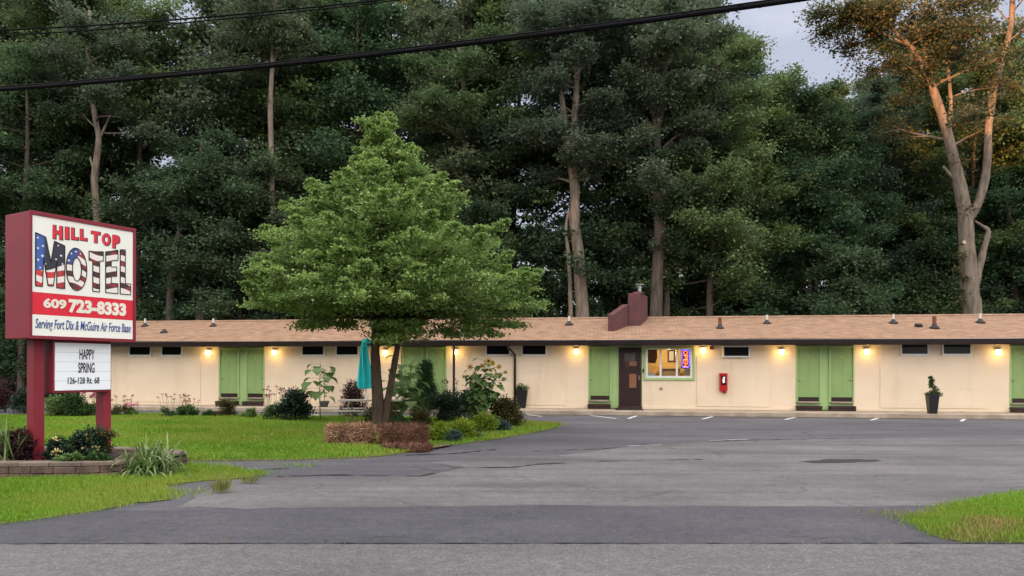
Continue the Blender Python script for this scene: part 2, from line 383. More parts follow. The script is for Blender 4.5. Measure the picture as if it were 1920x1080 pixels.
# ------------------------------------------------------------------ mesh helpers
class MB:
    def __init__(self):
        self.v, self.f, self.mi = [], [], []

    def add(self, vs, fs, mi=0, M=None):
        o = len(self.v)
        self.v += [tuple(M @ Vector(v)) if M is not None else tuple(v) for v in vs]
        self.f += [tuple(i + o for i in f) for f in fs]
        self.mi += [mi] * len(fs)
        return self

    def box(self, x0, x1, y0, y1, z0, z1, mi=0, M=None):
        vs = [(x0, y0, z0), (x1, y0, z0), (x1, y1, z0), (x0, y1, z0), (x0, y0, z1), (x1, y0, z1), (x1, y1, z1), (x0, y1, z1)]
        return self.add(vs, [(0, 3, 2, 1), (4, 5, 6, 7), (0, 1, 5, 4), (1, 2, 6, 5), (2, 3, 7, 6), (3, 0, 4, 7)], mi, M)

    def tube(self, pts, rad, sides=8, mi=0, cap=True):
        pts = [Vector(p) for p in pts]
        if isinstance(rad, (int, float)):
            rad = [rad] * len(pts)
        o = len(self.v)
        ref = None
        for i, p in enumerate(pts):
            t = (pts[min(i + 1, len(pts) - 1)] - pts[max(i - 1, 0)]).normalized()
            if ref is None:
                ref = t.orthogonal().normalized()
            ref = (ref - t * ref.dot(t))
            ref = ref.normalized() if ref.length > 1e-6 else t.orthogonal().normalized()
            bi = t.cross(ref)
            for k in range(sides):
                a = 2 * math.pi * k / sides
                self.v.append(tuple(p + (ref * math.cos(a) + bi * math.sin(a)) * rad[i]))
        fs = []
        for i in range(len(pts) - 1):
            for k in range(sides):
                k2 = (k + 1) % sides
                fs.append((o + i * sides + k, o + i * sides + k2, o + (i + 1) * sides + k2, o + (i + 1) * sides + k))
        if cap:
            fs.append(tuple(o + k for k in reversed(range(sides))))
            fs.append(tuple(o + (len(pts) - 1) * sides + k for k in range(sides)))
        self.f += fs; self.mi += [mi] * len(fs)
        return self

    def lathe(self, prof, sides=16, mi=0, M=None, wobble=None):
        vs, fs = [], []
        for i, (r, z) in enumerate(prof):
            for k in range(sides):
                a = 2 * math.pi * k / sides
                rr = r * (wobble(a, i) if wobble else 1)
                vs.append((rr * math.cos(a), rr * math.sin(a), z))
        for i in range(len(prof) - 1):
            for k in range(sides):
                k2 = (k + 1) % sides
                fs.append((i * sides + k, i * sides + k2, (i + 1) * sides + k2, (i + 1) * sides + k))
        fs.append(tuple(reversed(range(sides))))
        fs.append(tuple((len(prof) - 1) * sides + k for k in range(sides)))
        return self.add(vs, fs, mi, M)

    def prism(self, poly, a, b, axis='y', mi=0, M=None):
        """polygon in the plane of the two other axes, between a and b on axis"""
        def P(u, v, w):
            return {'y': (u, w, v), 'z': (u, v, w), 'x': (w, u, v)}[axis]
        k = len(poly)
        vs = [P(u, v, a) for u, v in poly] + [P(u, v, b) for u, v in poly]
        fs = [tuple(range(k)), tuple(reversed(range(k, 2 * k)))]
        fs += [(i, i + k, (i + 1) % k + k, (i + 1) % k) for i in range(k)]
        return self.add(vs, fs, mi, M)

    def build(self, name, mats, parent=None, smooth=False, bevel=0.0):
        me = bpy.data.meshes.new(name)
        me.from_pydata(self.v, [], self.f)
        for mm in (mats if isinstance(mats, (list, tuple)) else [mats]):
            me.materials.append(mm)
        if any(self.mi):
            me.polygons.foreach_set('material_index', self.mi)
        if smooth:
            me.polygons.foreach_set('use_smooth', [True] * len(self.f))
        me.update()
        o = bpy.data.objects.new(name, me)
        COL.objects.link(o)
        if parent:
            o.parent = parent
        if bevel:
            bm = o.modifiers.new('bevel', 'BEVEL'); bm.width = bevel; bm.segments = 2; bm.limit_method = 'ANGLE'
        return o


def tag(o, label, cat, group=None, kind=None):
    if label: o['label'] = label
    if cat: o['category'] = cat
    if group: o['group'] = group
    if kind: o['kind'] = kind
    return o


def thing(name, label, cat, loc=(0, 0, 0), rz=0.0, group=None):
    o = bpy.data.objects.new(name, None)
    COL.objects.link(o)
    o.location = loc
    o.rotation_euler = (0, 0, rz)
    o.empty_display_size = 0.2
    return tag(o, label, cat, group)


def kids(o):
    return [c for c in bpy.data.objects if c.parent == o]


def copy_thing(src, label=None, group=None):
    c = src.copy(); COL.objects.link(c)
    for k in kids(src):
        d = k.copy(); COL.objects.link(d); d.parent = c
        for g in kids(k):
            e = g.copy(); COL.objects.link(e); e.parent = d
    if label: c['label'] = label
    if group: c['group'] = group
    return c


def quad_mesh(name, V, var, mat, parent=None, mats=None, mi=None):
    """V: (N,4,3) quads; var: per-face random for the leaf colours"""
    N = len(V)
    me = bpy.data.meshes.new(name)
    me.vertices.add(4 * N); me.loops.add(4 * N); me.polygons.add(N)
    me.vertices.foreach_set('co', np.ascontiguousarray(V, dtype=np.float32).ravel())
    me.loops.foreach_set('vertex_index', np.arange(4 * N, dtype=np.int32))
    me.polygons.foreach_set('loop_start', np.arange(0, 4 * N, 4, dtype=np.int32))
    me.update(calc_edges=True)
    a = me.attributes.new('var', 'FLOAT', 'FACE')
    a.data.foreach_set('value', np.asarray(var, dtype=np.float32))
    for mm in (mats or [mat]):
        me.materials.append(mm)
    if mi is not None:
        me.polygons.foreach_set('material_index', np.asarray(mi, dtype=np.int32))
    o = bpy.data.objects.new(name, me)
    COL.objects.link(o)
    if parent: o.parent = parent
    return o


def norm(a):
    return a / np.maximum(np.linalg.norm(a, axis=-1, keepdims=True), 1e-9)


def rhombs(base, d, side, droop=0.0):
    mid = base + d * 0.5
    mid[:, 2] += droop
    tip = base + d
    return np.stack([base, mid + side, tip, mid - side], axis=1)


def leaf_cloud(rng, cent, rad, per, size, flat=0.55, lift=0.15, updir=0.8, aspect=0.34, outward=0.6, nrand=0.5):
    """leaves scattered in soft clumps; returns quads and a random value each"""
    cent = np.asarray(cent, dtype=float); rad = np.asarray(rad, dtype=float)
    k = len(cent)
    idx = np.repeat(np.arange(k), per)
    N = len(idx)
    off = rng.normal(0, 0.5, (N, 3)) * rad[idx, None] * np.array([1, 1, flat])
    base = cent[idx] + off
    d = norm(norm(off) * outward + rng.normal(0, 0.6, (N, 3)))
    d[:, 2] = d[:, 2] * 0.6 + lift
    nrm = norm(np.array([0, 0, updir]) + rng.normal(0, nrand, (N, 3)))
    d = norm(d)
    s = norm(np.cross(d, nrm))
    sz = size * rng.uniform(0.6, 1.3, N)
    var = np.clip(rng.normal(0.45, 0.2, N) + rng.normal(0, 0.12, k)[idx], 0, 1)
    return rhombs(base, d * sz[:, None], s * (sz * aspect)[:, None], 0), var


# ------------------------------------------------------------------ tree helpers
class Tree:
    def __init__(self, seed):
        self.rng = np.random.default_rng(seed)
        self.r = random.Random(seed)
        self.mb = MB()
        self.cent, self.rad = [], []

    def stem(self, pts, r0, r1, sides=10, smooth=4):
        P = [Vector(p) for p in pts]
        q = []
        for i in range(len(P) - 1):                     # Catmull-Rom through the given points
            a, b, c, d = P[max(i - 1, 0)], P[i], P[i + 1], P[min(i + 2, len(P) - 1)]
            for k in range(smooth):
                t = k / smooth
                q.append(0.5 * ((2 * b) + (c - a) * t + (2 * a - 5 * b + 4 * c - d) * t * t + (3 * b - a - 3 * c + d) * t ** 3))
        q.append(P[-1])
        m = len(q) - 1
        rad = [(r0 + (r1 - r0) * (i / m) ** 0.85) * (1 + 0.06 * self.r.uniform(-1, 1)) for i in range(len(q))]
        self.mb.tube(q, rad, sides)
        return q, rad

    def limb(self, start, az, el, L, r0, depth=0, droop=0.0, clump=0.9, tips=5):
        r = self.r
        n = 6 if depth == 0 else 4
        d = Vector((math.cos(az) * math.cos(el), math.sin(az) * math.cos(el), math.sin(el)))
        pts = [Vector(start)]
        for i in range(n):
            d = (d + Vector((r.uniform(-.22, .22), r.uniform(-.22, .22), r.uniform(-.15, .15) + droop))).normalized()
            pts.append(pts[-1] + d * L / n)
        self.mb.tube(pts, [max(r0 * (1 - 0.85 * i / n), 0.012) for i in range(n + 1)], 6 if depth == 0 else 4)
        if depth == 0:
            for k in range(tips):
                i = r.randint(2, n)
                f = r.uniform(-1.2, 1.2)
                self.limb(pts[i], az + f, el * 0.4 + r.uniform(-.3, .45), L * r.uniform(.28, .5), r0 * 0.4, 1, droop, clump)
            self.put(pts[-1], clump); self.put(pts[n - 2], clump * 0.9)
        else:
            self.put(pts[-1], clump * r.uniform(.7, 1.1))
            if r.random() < 0.6:
                self.put(pts[2], clump * r.uniform(.55, .9))

    def put(self, p, rad):
        rad *= self.r.choice((.55, .8, 1.0, 1.0, 1.25))
        self.cent.append(tuple(p)); self.rad.append(rad)

    def limbs(self, path, rad, n, t0, t1, L0, L1, el=(0.1, 0.7), clump=0.9, tips=5, droop=0.0, az0=None, arc=None):
        m = len(path) - 1
        for k in range(n):
            t = t0 + (t1 - t0) * (k + self.r.uniform(0.1, 0.9)) / n
            i = min(int(t * m), m)
            az = (az0 + self.r.uniform(-arc, arc)) if arc else k * 2.39996 + self.r.uniform(-.5, .5)
            L = (L0 + (L1 - L0) * (k / max(n - 1, 1))) * self.r.uniform(.75, 1.2)
            self.limb(path[i], az, self.r.uniform(*el), L, max(min(rad[i] * 0.4, 0.10), 0.03), 0, droop, clump, tips)

    def finish(self, root, bark, leaf, per=100, size=0.24, flat=0.55, aspect=0.34, lift=-0.05):
        self.mb.build('trunk', bark, root, smooth=True)
        V, var = leaf_cloud(self.rng, self.cent, self.rad, per, size, flat, lift=lift, aspect=aspect, outward=.9, nrand=.38)
        quad_mesh('crown', V, var, leaf, root)
        return root


# ------------------------------------------------------------------ ground, road, lot
def ragged(pts, step, amp, seed, closed=True):
    r = random.Random(seed)
    outp = []
    k = len(pts)
    for i in range(k if closed else k - 1):
        a, b = Vector(pts[i]).to_2d(), Vector(pts[(i + 1) % k]).to_2d()
        m = max(1, int((b - a).length / step))
        nv = Vector((-(b - a).y, (b - a).x))
        nv = nv.normalized() if nv.length > 0 else nv
        for j in range(m):
            q = a.lerp(b, j / m) + (nv * r.uniform(-amp, amp) if j else Vector((0, 0)))
            outp.append(q)
    if not closed:
        outp.append(Vector(pts[-1]).to_2d())
    return outp


def sheet(name, pts, z, mat, kind='structure'):
    mb = MB()
    mb.add([(p[0], p[1], z) for p in pts], [tuple(range(len(pts)))])
    o = mb.build(name, mat)
    if o.data.polygons[0].normal.z < 0:
        o.data.flip_normals()
    o['kind'] = kind
    return o


def gp(*pix):
    return [ground(x, y).to_2d() for x, y in pix]


sheet('ground', [(-400, -300), (400, -300), (400, 500), (-400, 500)], -0.01, MAT['litter_floor'])
sheet('parking_lot', [(-60, 6.9), (70, 6.9), (70, 31), (-60, 40)], 0.0, MAT['lot'])
apr = [(-60, 6.9), (60, 6.9)] + [Vector((60, 9.0))] + ragged([ground(1920, 949).to_2d(), ground(1400, 951).to_2d(), ground(1000, 948).to_2d(), ground(640, 952).to_2d(), ground(420, 955).to_2d(), ground(300, 958).to_2d()], 0.25, 0.035, 4, False) + [Vector((-60, 8.9))]
sheet('apron', apr, 0.008, MAT['apron'])
wp = ragged(gp((330, 953), (420, 900), (560, 893), (700, 893), (820, 888), (870, 876), (800, 868), (900, 858), (1060, 853), (1180, 838), (1330, 828),
               (1560, 823), (1960, 820), (2200, 830), (2200, 960), (1500, 955), (900, 955)), 0.3, 0.06, 7)
sheet('worn_pavement', wp, 0.004, MAT['worn'])
sheet('road', [(-300, -3.5), (300, -3.5), (300, 6.6), (4, 7.00), (-4, 6.93), (-300, 6.3)], 0.012, MAT['road'])
pt = ragged(gp((1500, 866), (1560, 861), (1640, 862), (1655, 865), (1600, 868), (1530, 869)), 0.15, 0.05, 9)
sheet('tar_patch', pt, 0.008, MAT['tar'])


def ribbon(mb, pts, w, seed, z):
    r = random.Random(seed)
    q = ragged(pts, 0.12, 0.018, seed, False)
    vs, fs = [], []
    for i, p in enumerate(q):
        t = (q[min(i + 1, len(q) - 1)] - q[max(i - 1, 0)])
        t = Vector((-t.y, t.x)).normalized()
        ww = w * r.uniform(0.15, 1.0) * (0.2 if r.random() < 0.15 else 1)
        vs += [(p.x + t.x * ww, p.y + t.y * ww, z), (p.x - t.x * ww, p.y - t.y * ww, z)]
    for i in range(len(q) - 1):
        fs.append((2 * i, 2 * i + 1, 2 * i + 3, 2 * i + 2))
    mb.add(vs, fs)


ck = MB()
ribbon(ck, [(-14, 6.72), (-4, 6.955), (4, 7.03), (14, 6.96)], 0.022, 1, 0.016)
ribbon(ck, gp((520, 894), (640, 891), (720, 893), (790, 893), (815, 888)), 0.05, 2, 0.0105)
ribbon(ck, gp((850, 878), (960, 877), (1010, 871), (1060, 869)), 0.06, 3, 0.0105)
ribbon(ck, gp((1330, 828), (1440, 825), (1560, 823), (1650, 822)), 0.07, 5, 0.0105)
ribbon(ck, gp((440, 890), (500, 880), (545, 879)), 0.05, 6, 0.0105)
ribbon(ck, gp((1090, 866), (1200, 864), (1320, 862)), 0.04, 8, 0.0105)
ribbon(ck, gp((1000, 846), (1110, 843), (1180, 838)), 0.05, 9, 0.0105)
ribbon(ck, gp((760, 854), (850, 851), (930, 843)), 0.05, 10, 0.0105)
o = ck.build('pavement_crack', MAT['tar']); o['kind'] = 'structure'
pl = MB()
for a, b in [((1330, 827), (1405, 824)), ((1170, 837), (1240, 835))]:
    A, B = ground(*a).to_2d(), ground(*b).to_2d()
    ribbon(pl, [A, B], 0.03, int(a[0]), 0.0105)
o = pl.build('faded_paint_streak', MAT['line_paint']); o['kind'] = 'structure'

# parking stall lines
LINES = [((1090, 777), (1155, 785)), ((1178, 785), (1200, 778)), ((1317, 786), (1341, 780)), ((1472, 787), (1503, 780)),
         ((1634, 788), (1660, 780)), ((1802, 790), (1817, 782)), ((975, 776), (1016, 781)), ((575, 776), (602, 779))]
for i, (a, b) in enumerate(LINES):
    A, B = ground(*a).to_2d(), ground(*b).to_2d()
    t = (B - A).normalized(); nn = Vector((-t.y, t.x)) * 0.055
    q = ragged([A - nn, B - nn, B + nn, A + nn], 0.2, 0.012, 20 + i)
    sheet('parking_line', q, 0.006, MAT['line_paint'])

# lawns
LAWN = ragged(gp((-700, 776), (0, 779), (300, 779), (620, 781), (760, 783), (900, 787), (985, 792), (1048, 795), (1050, 801), (1000, 812), (930, 824),
                 (850, 835), (800, 845), (722, 855), (640, 860), (560, 863), (440, 864), (330, 866), (200, 868), (-700, 872)), 0.4, 0.05, 11)
VERGE = ragged(gp((-900, 990), (-120, 986), (0, 984), (90, 973), (170, 961), (240, 944), (318, 938), (325, 934), (295, 918), (350, 906), (425, 900),
                  (500, 891), (440, 882), (350, 876), (240, 872), (-900, 868)), 0.2, 0.075, 12)
CORNER = ragged(gp((2400, 1021), (1920, 1019), (1800, 1018), (1755, 1008), (1712, 982), (1740, 968), (1760, 952), (1850, 938), (1940, 928), (2400, 905)), 0.2, 0.04, 13)
sheet('lawn', LAWN, 0.0085, MAT['turf'])
sheet('grass_verge', VERGE, 0.0115, MAT['turf'])
sheet('grass_corner', CORNER, 0.0115, MAT['turf'])


def in_poly(P, poly):
    x, y = P[:, 0], P[:, 1]
    ins = np.zeros(len(P), bool)
    k = len(poly)
    for i in range(k):
        x1, y1 = poly[i]; x2, y2 = poly[(i + 1) % k]
        c = ((y1 > y) != (y2 > y))
        with np.errstate(divide='ignore', invalid='ignore'):
            xi = (x2 - x1) * (y - y1) / (y2 - y1 + 1e-12) + x1
        ins ^= c & (x < xi)
    return ins


def grass(name, label, poly, dens, hgt, seed, z, box=None, mat='leaf_grass', width=0.006, spill=0.05, hole=None):
    rng = np.random.default_rng(seed)
    xs = [p[0] for p in poly]; ys = [p[1] for p in poly]
    x0, x1, y0, y1 = box or (min(xs), max(xs), min(ys), max(ys))
    N = int((x1 - x0) * (y1 - y0) * dens)
    P = np.stack([rng.uniform(x0, x1, N), rng.uniform(y0, y1, N)], 1)
    P = P[in_poly(P, poly)]
    if hole is not None:
        P = P[~in_poly(P + rng.normal(0, .10, P.shape), hole) | (rng.random(len(P)) < .12)]
    P += rng.normal(0, spill, P.shape)
    N = len(P)
    tall = 0.6 + 0.8 * (0.5 + 0.25 * np.sin(P[:, 0] * 1.7 + 2 * np.sin(P[:, 1] * 0.9)) + 0.25 * np.sin(P[:, 1] * 2.3 + P[:, 0] * 0.6)) ** 1.5
    h = hgt * tall * rng.uniform(0.5, 1.4, N)
    a = rng.uniform(0, 2 * math.pi, N)
    lean = rng.uniform(0.1, 0.75, N)
    d = np.stack([np.cos(a) * lean, np.sin(a) * lean, np.ones(N)], 1) * h[:, None]
    b = a + math.pi / 2 + rng.uniform(-.6, .6, N)
    s = np.stack([np.cos(b), np.sin(b), np.zeros(N)], 1) * (width * rng.uniform(.6, 1.5, N))[:, None]
    base = np.concatenate([P, np.full((N, 1), z)], 1)
    var = np.clip(rng.normal(0.45, 0.2, N) + 0.18 * np.sin(P[:, 0] * 1.1 + P[:, 1] * 0.7), 0, 1)
    o = quad_mesh(name, rhombs(base, d, s), var, MAT[mat])
    return tag(o, label, 'grass', None, 'stuff')


# dry bare spot and thin weeds on the edges
DRY = gp((1800, 985), (1830, 972), (1890, 975), (1925, 985), (1920, 1006), (1890, 1016), (1790, 1016), (1765, 1006))
grass('lawn_grass', 'mown green lawn grass between the red sign and the motel', LAWN, 1100, 0.075, 31, 0.012, box=(-21, 2, 13.2, 28.5), width=0.009)
grass('verge_grass', 'bright green grass along the kerbless road edge below the sign', VERGE, 4500, 0.07, 32, 0.012, box=(-14, -3.4, 7.3, 13.2), width=0.004, spill=0.11)
grass('corner_grass', 'long bright grass on the corner of the driveway beside the road', CORNER, 7000, 0.062, 33, 0.012, box=(3.6, 11.5, 6.9, 11.6), width=0.0036, spill=0.09, hole=DRY)
grass('dry_grass', 'dry tan grass on the bare patch of the driveway corner', DRY, 2500, 0.05, 34, 0.020, mat='leaf_dry', width=0.005)
sheet('bare_soil', ragged(DRY, 0.15, 0.03, 14), 0.0155, MAT['dry_soil'])
for i, (px, py, rad, n_) in enumerate([(415, 925, 0.05, 70), (470, 907, 0.06, 60), (395, 884, 0.3, 120), (560, 876, 0.2, 60), (350, 930, 0.2, 60), (1030, 797, 0.35, 120), (1705, 972, 0.18, 90)]):
    c = ground(px, py)
    poly = [(c.x + 2 * rad * math.cos(k), c.y + rad * math.sin(k)) for k in np.linspace(0, 6.28, 9)[:-1]]
    o = grass('grass_tuft', ['yellowed tuft of grass growing in the driveway asphalt', 'dry tuft of weeds by the end of the dark patch', 'flat weeds on the broken asphalt beside the daylilies', 'low weeds in the long crack of the driveway',
                             'thin weeds at the tip of the verge grass', 'green weeds on the far tip of the garden island', 'sparse straw weeds at the driveway corner point'][i],
              poly, n_ / (3.0 * rad * rad), 0.17 if i < 2 else 0.06, 50 + i, 0.010, mat='leaf_weed' if i in (0, 1, 6) else 'leaf_grass', spill=rad * .6, width=.005)

grass('seam_weeds', 'sparse straw coloured weeds in the seam between road and driveway', [(-7, 6.90), (-2, 6.97), (4, 7.0), (7, 6.98), (7, 7.06), (4, 7.08), (-2, 7.04), (-7, 6.97)], 170, 0.035, 62, 0.012, mat='leaf_weed', spill=0.02, width=0.004)
grass('lot_edge_weeds', 'low tufty weeds straggling off the front edge of the lawn', ragged(gp((350, 866), (560, 863), (720, 856), (735, 860), (560, 868), (350, 872)), .5, .05, 18), 260, 0.045, 63, 0.002, mat='leaf_weed', spill=0.08, width=0.005)

# ------------------------------------------------------------------ motel
P0 = Vector((0, 29.0, 0)); RZ = math.atan2(-0.1397, 0.9902)
E = Vector((math.cos(RZ), math.sin(RZ), 0)); BK = Vector((-math.sin(RZ), math.cos(RZ), 0))


def wl(px, py, dep=0.0):
    d = ray(px, py)
    t = (dep + P0.dot(BK)) / d.dot(BK)
    P = Vector((d.x * t, t, EYE + d.z * t))
    return (P - P0).dot(E), P.z


def wx(px, dep=0.0):
    return wl(px, 700, dep)[0]


def wz(py, px=1120, dep=0.0):
    return wl(px, py, dep)[1]


def to_world(s, d, z):
    return P0 + E * s + BK * d + Vector((0, 0, z))


motel = thing('motel', 'long low cream motel with tan shingle roof and green room doors', 'motel', P0, RZ)
Z0 = 0.17
ZE = wz(648, 1050, -0.6)                       # underside of the eave
ZGT = wz(638.5, 1050, -0.62)                   # gutter top
ZR = wz(597.0, 1050, 3.9)                      # ridge
SL, SR = wx(150), wx(2080)
DEPTH = 8.0
ZW = ZE + 0.05
BAYS = [(410, 495), (753, 836), (1103, 1204), (1492, 1600), (1893, 1985)]
WIN = (1206.5, 1302.5)
mb = MB()
edges = []
cur = SL
for a, b in BAYS + [WIN]:
    pass
cuts = sorted(BAYS + [WIN])
for a, b in cuts:
    mb.box(cur, wx(a), 0, 0.2, Z0 - 0.1, ZW)
    if (a, b) == WIN:
        mb.box(wx(a), wx(b), 0, 0.2, Z0 - 0.1, wz(713, 1255))
        mb.box(wx(a), wx(b), 0, 0.2, wz(650.5, 1255), ZW)
    cur = wx(b)
mb.box(cur, SR, 0, 0.2, Z0 - 0.1, ZW)
mb.box(SL, SL + 0.2, 0.2, DEPTH, Z0 - 0.1, ZW)
mb.box(SR - 0.2, SR, 0.2, DEPTH, Z0 - 0.1, ZW)
mb.box(SL + 0.2, SR - 0.2, DEPTH - 0.2, DEPTH, Z0 - 0.1, ZW)
# gable triangles
for s0 in (SL, SR - 0.2):
    mb.prism([(0.0, ZW), (DEPTH, ZW), (3.9, ZR - 0.12)], s0, s0 + 0.2, 'x')
wall = mb.build('wall', MAT['stucco'], motel)
# faint infilled panels where the old picture windows were, and a base ledge
ZPT = wz(667.5, 1400)
for a, b in [(222, 376), (533, 690), (876, 1061), (1650, 1848), (1306, 1444)]:
    pan = MB(); pan.box(wx(a), wx(b), -0.028, -0.002, Z0 + 0.12, ZPT); pan.build('infill_panel', MAT['stucco'], motel, bevel=0.004)
cur = SL
for a, b in BAYS + [(2080, 2090)]:
    led = MB(); led.box(cur, wx(a), -0.045, -0.003, Z0, Z0 + 0.10); led.build('base_ledge', MAT['stucco'], motel, bevel=0.008)
    cur = wx(b)

# green bays
for a, b in BAYS:
    bay = MB(); bay.box(wx(a), wx(b), 0.05, 0.2, Z0 + 0.02, ZW); bay.build('door_surround', MAT['green_trim'], motel)
ZD1, ZD0 = wz(653.0), wz(751.5)
ZK1, ZK0 = wz(749.3), wz(742.5)
DOORS = [(413, 446, -1), (463, 494, 1), (757, 790, -1), (802, 835, 1), (1105.5, 1143.5, -1), (1495, 1536.5, -1), (1557, 1599, 1), (1896, 1938, -1)]
for a, b, side in DOORS:
    x0, x1 = wx(a), wx(b)
    d = MB()
    d.box(x0, x1, 0.012, 0.047, ZD0, ZD1)
    w = x1 - x0
    for u0, u1 in ((0.12, 0.46), (0.54, 0.88)):                 # raised door panels
        for v0, v1 in ((0.16, 0.44), (0.50, 0.78), (0.83, 0.94)):
            d.box(x0 + w * u0, x0 + w * u1, 0.004, 0.010, ZD0 + (ZD1 - ZD0) * v0, ZD0 + (ZD1 - ZD0) * v1)
    door = d.build('door', MAT['green'], motel, bevel=0.004)
    fr = MB()
    fr.box(x0 - 0.05, x0 - 0.002, -0.02, 0.048, ZD0, ZD1 + 0.05)
    fr.box(x1 + 0.002, x1 + 0.05, -0.02, 0.048, ZD0, ZD1 + 0.05)
    fr.box(x0 - 0.002, x1 + 0.002, -0.02, 0.048, ZD1 + 0.002, ZD1 + 0.05)
    fr.build('frame', MAT['green_trim'], door)
    k = MB()
    kx = x0 + 0.075 if side < 0 else x1 - 0.075
    kz = wz(710.5)
    k.lathe([(0.012, -0.02), (0.012, 0.02), (0.032, 0.03), (0.034, 0.05), (0.02, 0.065)], 12, 0, Matrix.Translation((kx, 0.012, kz)) @ Matrix.Rotation(R(90), 4, 'X'))
    k.build('knob', MAT['metal'], door, smooth=True)
    lv = MB()
    lv.box(x0 + 0.04, x1 - 0.02, 0.0, 0.010, ZK0 + 0.012, ZK1)
    lv.build('kick_vent', MAT['brown'], door)
    th = MB()
    th.box(x0 + 0.02, x1 - 0.01, -0.05, 0.010, ZD0 - 0.02, ZD0 + 0.035)
    th.build('threshold', MAT['concrete'], door)
    st = MB()
    st.box(x0 - 0.06, x1 + 0.03, -0.30, 0.045, Z0 + 0.0, Z0 + 0.095)
    st.box(x0 - 0.06, x1 + 0.03, -0.32, 0.045, Z0 + 0.1, Z0 + 0.185)
    st.build('doorstep', MAT['step'], motel, bevel=0.01)
    nb = MB()
    nb.box((x0 + x1) / 2 - 0.03, (x0 + x1) / 2 + 0.03, 0.002, 0.009, ZD1 - 0.40, ZD1 - 0.30)
    nb.build('peephole_plate', MAT['green_trim'], door)

# office door
x0, x1 = wx(1160.5), wx(1202)
d = MB()
d.box(x0, x1, -0.02, 0.047, Z0 + 0.12, ZD1 + 0.02)
odoor = d.build('office_door', MAT['brown'], motel, bevel=0.005)
for (a, c, b, e, mm) in [(1171, 662, 1191, 677, 'paper'), (1180, 677.5, 1193.5, 686, 'paper_tan'), (1173, 676, 1178, 690, 'notice_brown'), (1180, 701, 1193, 727, 'paper_tan')]:
    q = MB(); xa, za = wl(a, c); xb, zb = wl(b, e)
    q.box(xa, xb, -0.028, -0.021, zb, za)
    q.build('notice', MAT[mm] if mm != 'paper' else pm('faded_paper', (0.10, 0.095, 0.10), (0.06, 0.05, 0.055), 14), odoor)
q = MB(); q.box(x0 - 0.03, x1 + 0.03, -0.34, 0.04, Z0, Z0 + 0.115); q.build('doorstep', MAT['step'], motel, bevel=0.01)
q = MB(); q.box(x1 - 0.09, x1 - 0.06, -0.07, -0.021, wz(712), wz(704)); q.build('handle', MAT['metal'], odoor, bevel=0.004)
q = MB(); q.box(wx(1154), wx(1205), -0.95, -0.40, Z0 + 0.002, Z0 + 0.02)
tag(q.build('door_mat', MAT['boot']), 'black mat on the walk in front of the brown office door', 'mat').matrix_world = motel.matrix_world if False else Matrix.Translation(P0) @ Matrix.Rotation(RZ, 4, 'Z')

# office window with the room behind it
wx0, wx1 = wx(WIN[0]), wx(WIN[1]); wz0, wz1 = wz(713, 1255), wz(650.5, 1255)
tr = MB()
T = 0.085
tr.box(wx0, wx1, -0.05, 0.06, wz0, wz0 + T); tr.box(wx0, wx1, -0.05, 0.06, wz1 - 0.06, wz1)
tr.box(wx0, wx0 + T, -0.05, 0.06, wz0 + T, wz1 - 0.06); tr.box(wx1 - T, wx1, -0.05, 0.06, wz0 + T, wz1 - 0.06)
win = tr.build('office_window', MAT['green_trim'], motel, bevel=0.006)
fx0, fx1, fz0, fz1 = wx0 + T + 0.002, wx1 - T - 0.002, wz0 + T + 0.002, wz1 - 0.062
fm = MB()
w3 = 0.075
fm.box(fx0, fx1, -0.03, 0.05, fz0, fz0 + w3); fm.box(fx0, fx1, -0.03, 0.05, fz1 - 0.035, fz1)
mull = [fx0, wx(1238.5) - w3 / 2, wx(1269) - w3 / 2, fx1 - w3]
for i, xx in enumerate(mull):
    fm.box(xx, xx + w3, -0.032, 0.05, fz0 + w3, fz1 - 0.035)
fm.build('frame', MAT['white_frame'], win, bevel=0.004)
for i in range(3):
    g = MB(); g.box(mull[i] + w3 + 0.001, mull[i + 1] - 0.001, 0.01, 0.016, fz0 + w3 + 0.001, fz1 - 0.036)
    g.build('pane', MAT['clear_glass'], win)
rm = MB()
rx0, rx1 = wx(1200), wx(1320)
rm.box(rx0, rx1, 2.3, 2.35, Z0, ZW)
rm.box(rx0 - 0.05, rx0, 0.2, 2.35, Z0, ZW); rm.box(rx1, rx1 + 0.05, 0.2, 2.35, Z0, ZW)
rm.box(rx0, rx1, 0.2, 2.3, ZW - 0.03, ZW); rm.box(rx0, rx1, 0.2, 2.3, Z0 - 0.04, Z0)
rm.build('office_room', MAT['ochre'], motel)


def in_motel(o):
    o.matrix_world = Matrix.Translation(P0) @ Matrix.Rotation(RZ, 4, 'Z')
    return o


q = MB(); a = wl(1214, 653, 1.2); b = wl(1231, 680, 1.2)
q.prism([(a[0], b[1]), (b[0] - 0.05, b[1] - 0.02), (b[0] + 0.03, b[1] + 0.2), (b[0], a[1] + 0.25), (a[0], a[1] + 0.25)], 1.15, 1.2)
tag(in_motel(q.build('hanging_curtain', MAT['notice_brown'])), 'dark brown drape hanging inside the office window pane', 'curtain')
q = MB(); a = wl(1252, 656, 2.2); b = wl(1266, 679, 2.2)
q.box(a[0], b[0], 2.25, 2.295, b[1], a[1])
pf = q.build('framed_print', MAT['notice_brown'])
in_motel(pf); tag(pf, 'framed grey print on the ochre office wall', 'picture')
q = MB(); q.box(a[0] + 0.06, b[0] - 0.06, 2.24, 2.249, b[1] + 0.06, a[1] - 0.06); q.build('print', MAT['paper'], pf)
q = MB(); a = wl(1240, 692, 1.6); b = wl(1275, 720, 1.6)
q.box(a[0], b[0], 1.5, 2.0, Z0, a[1]); q.box(a[0] - 0.04, b[0] + 0.04, 1.46, 2.04, a[1] + 0.001, a[1] + 0.04)
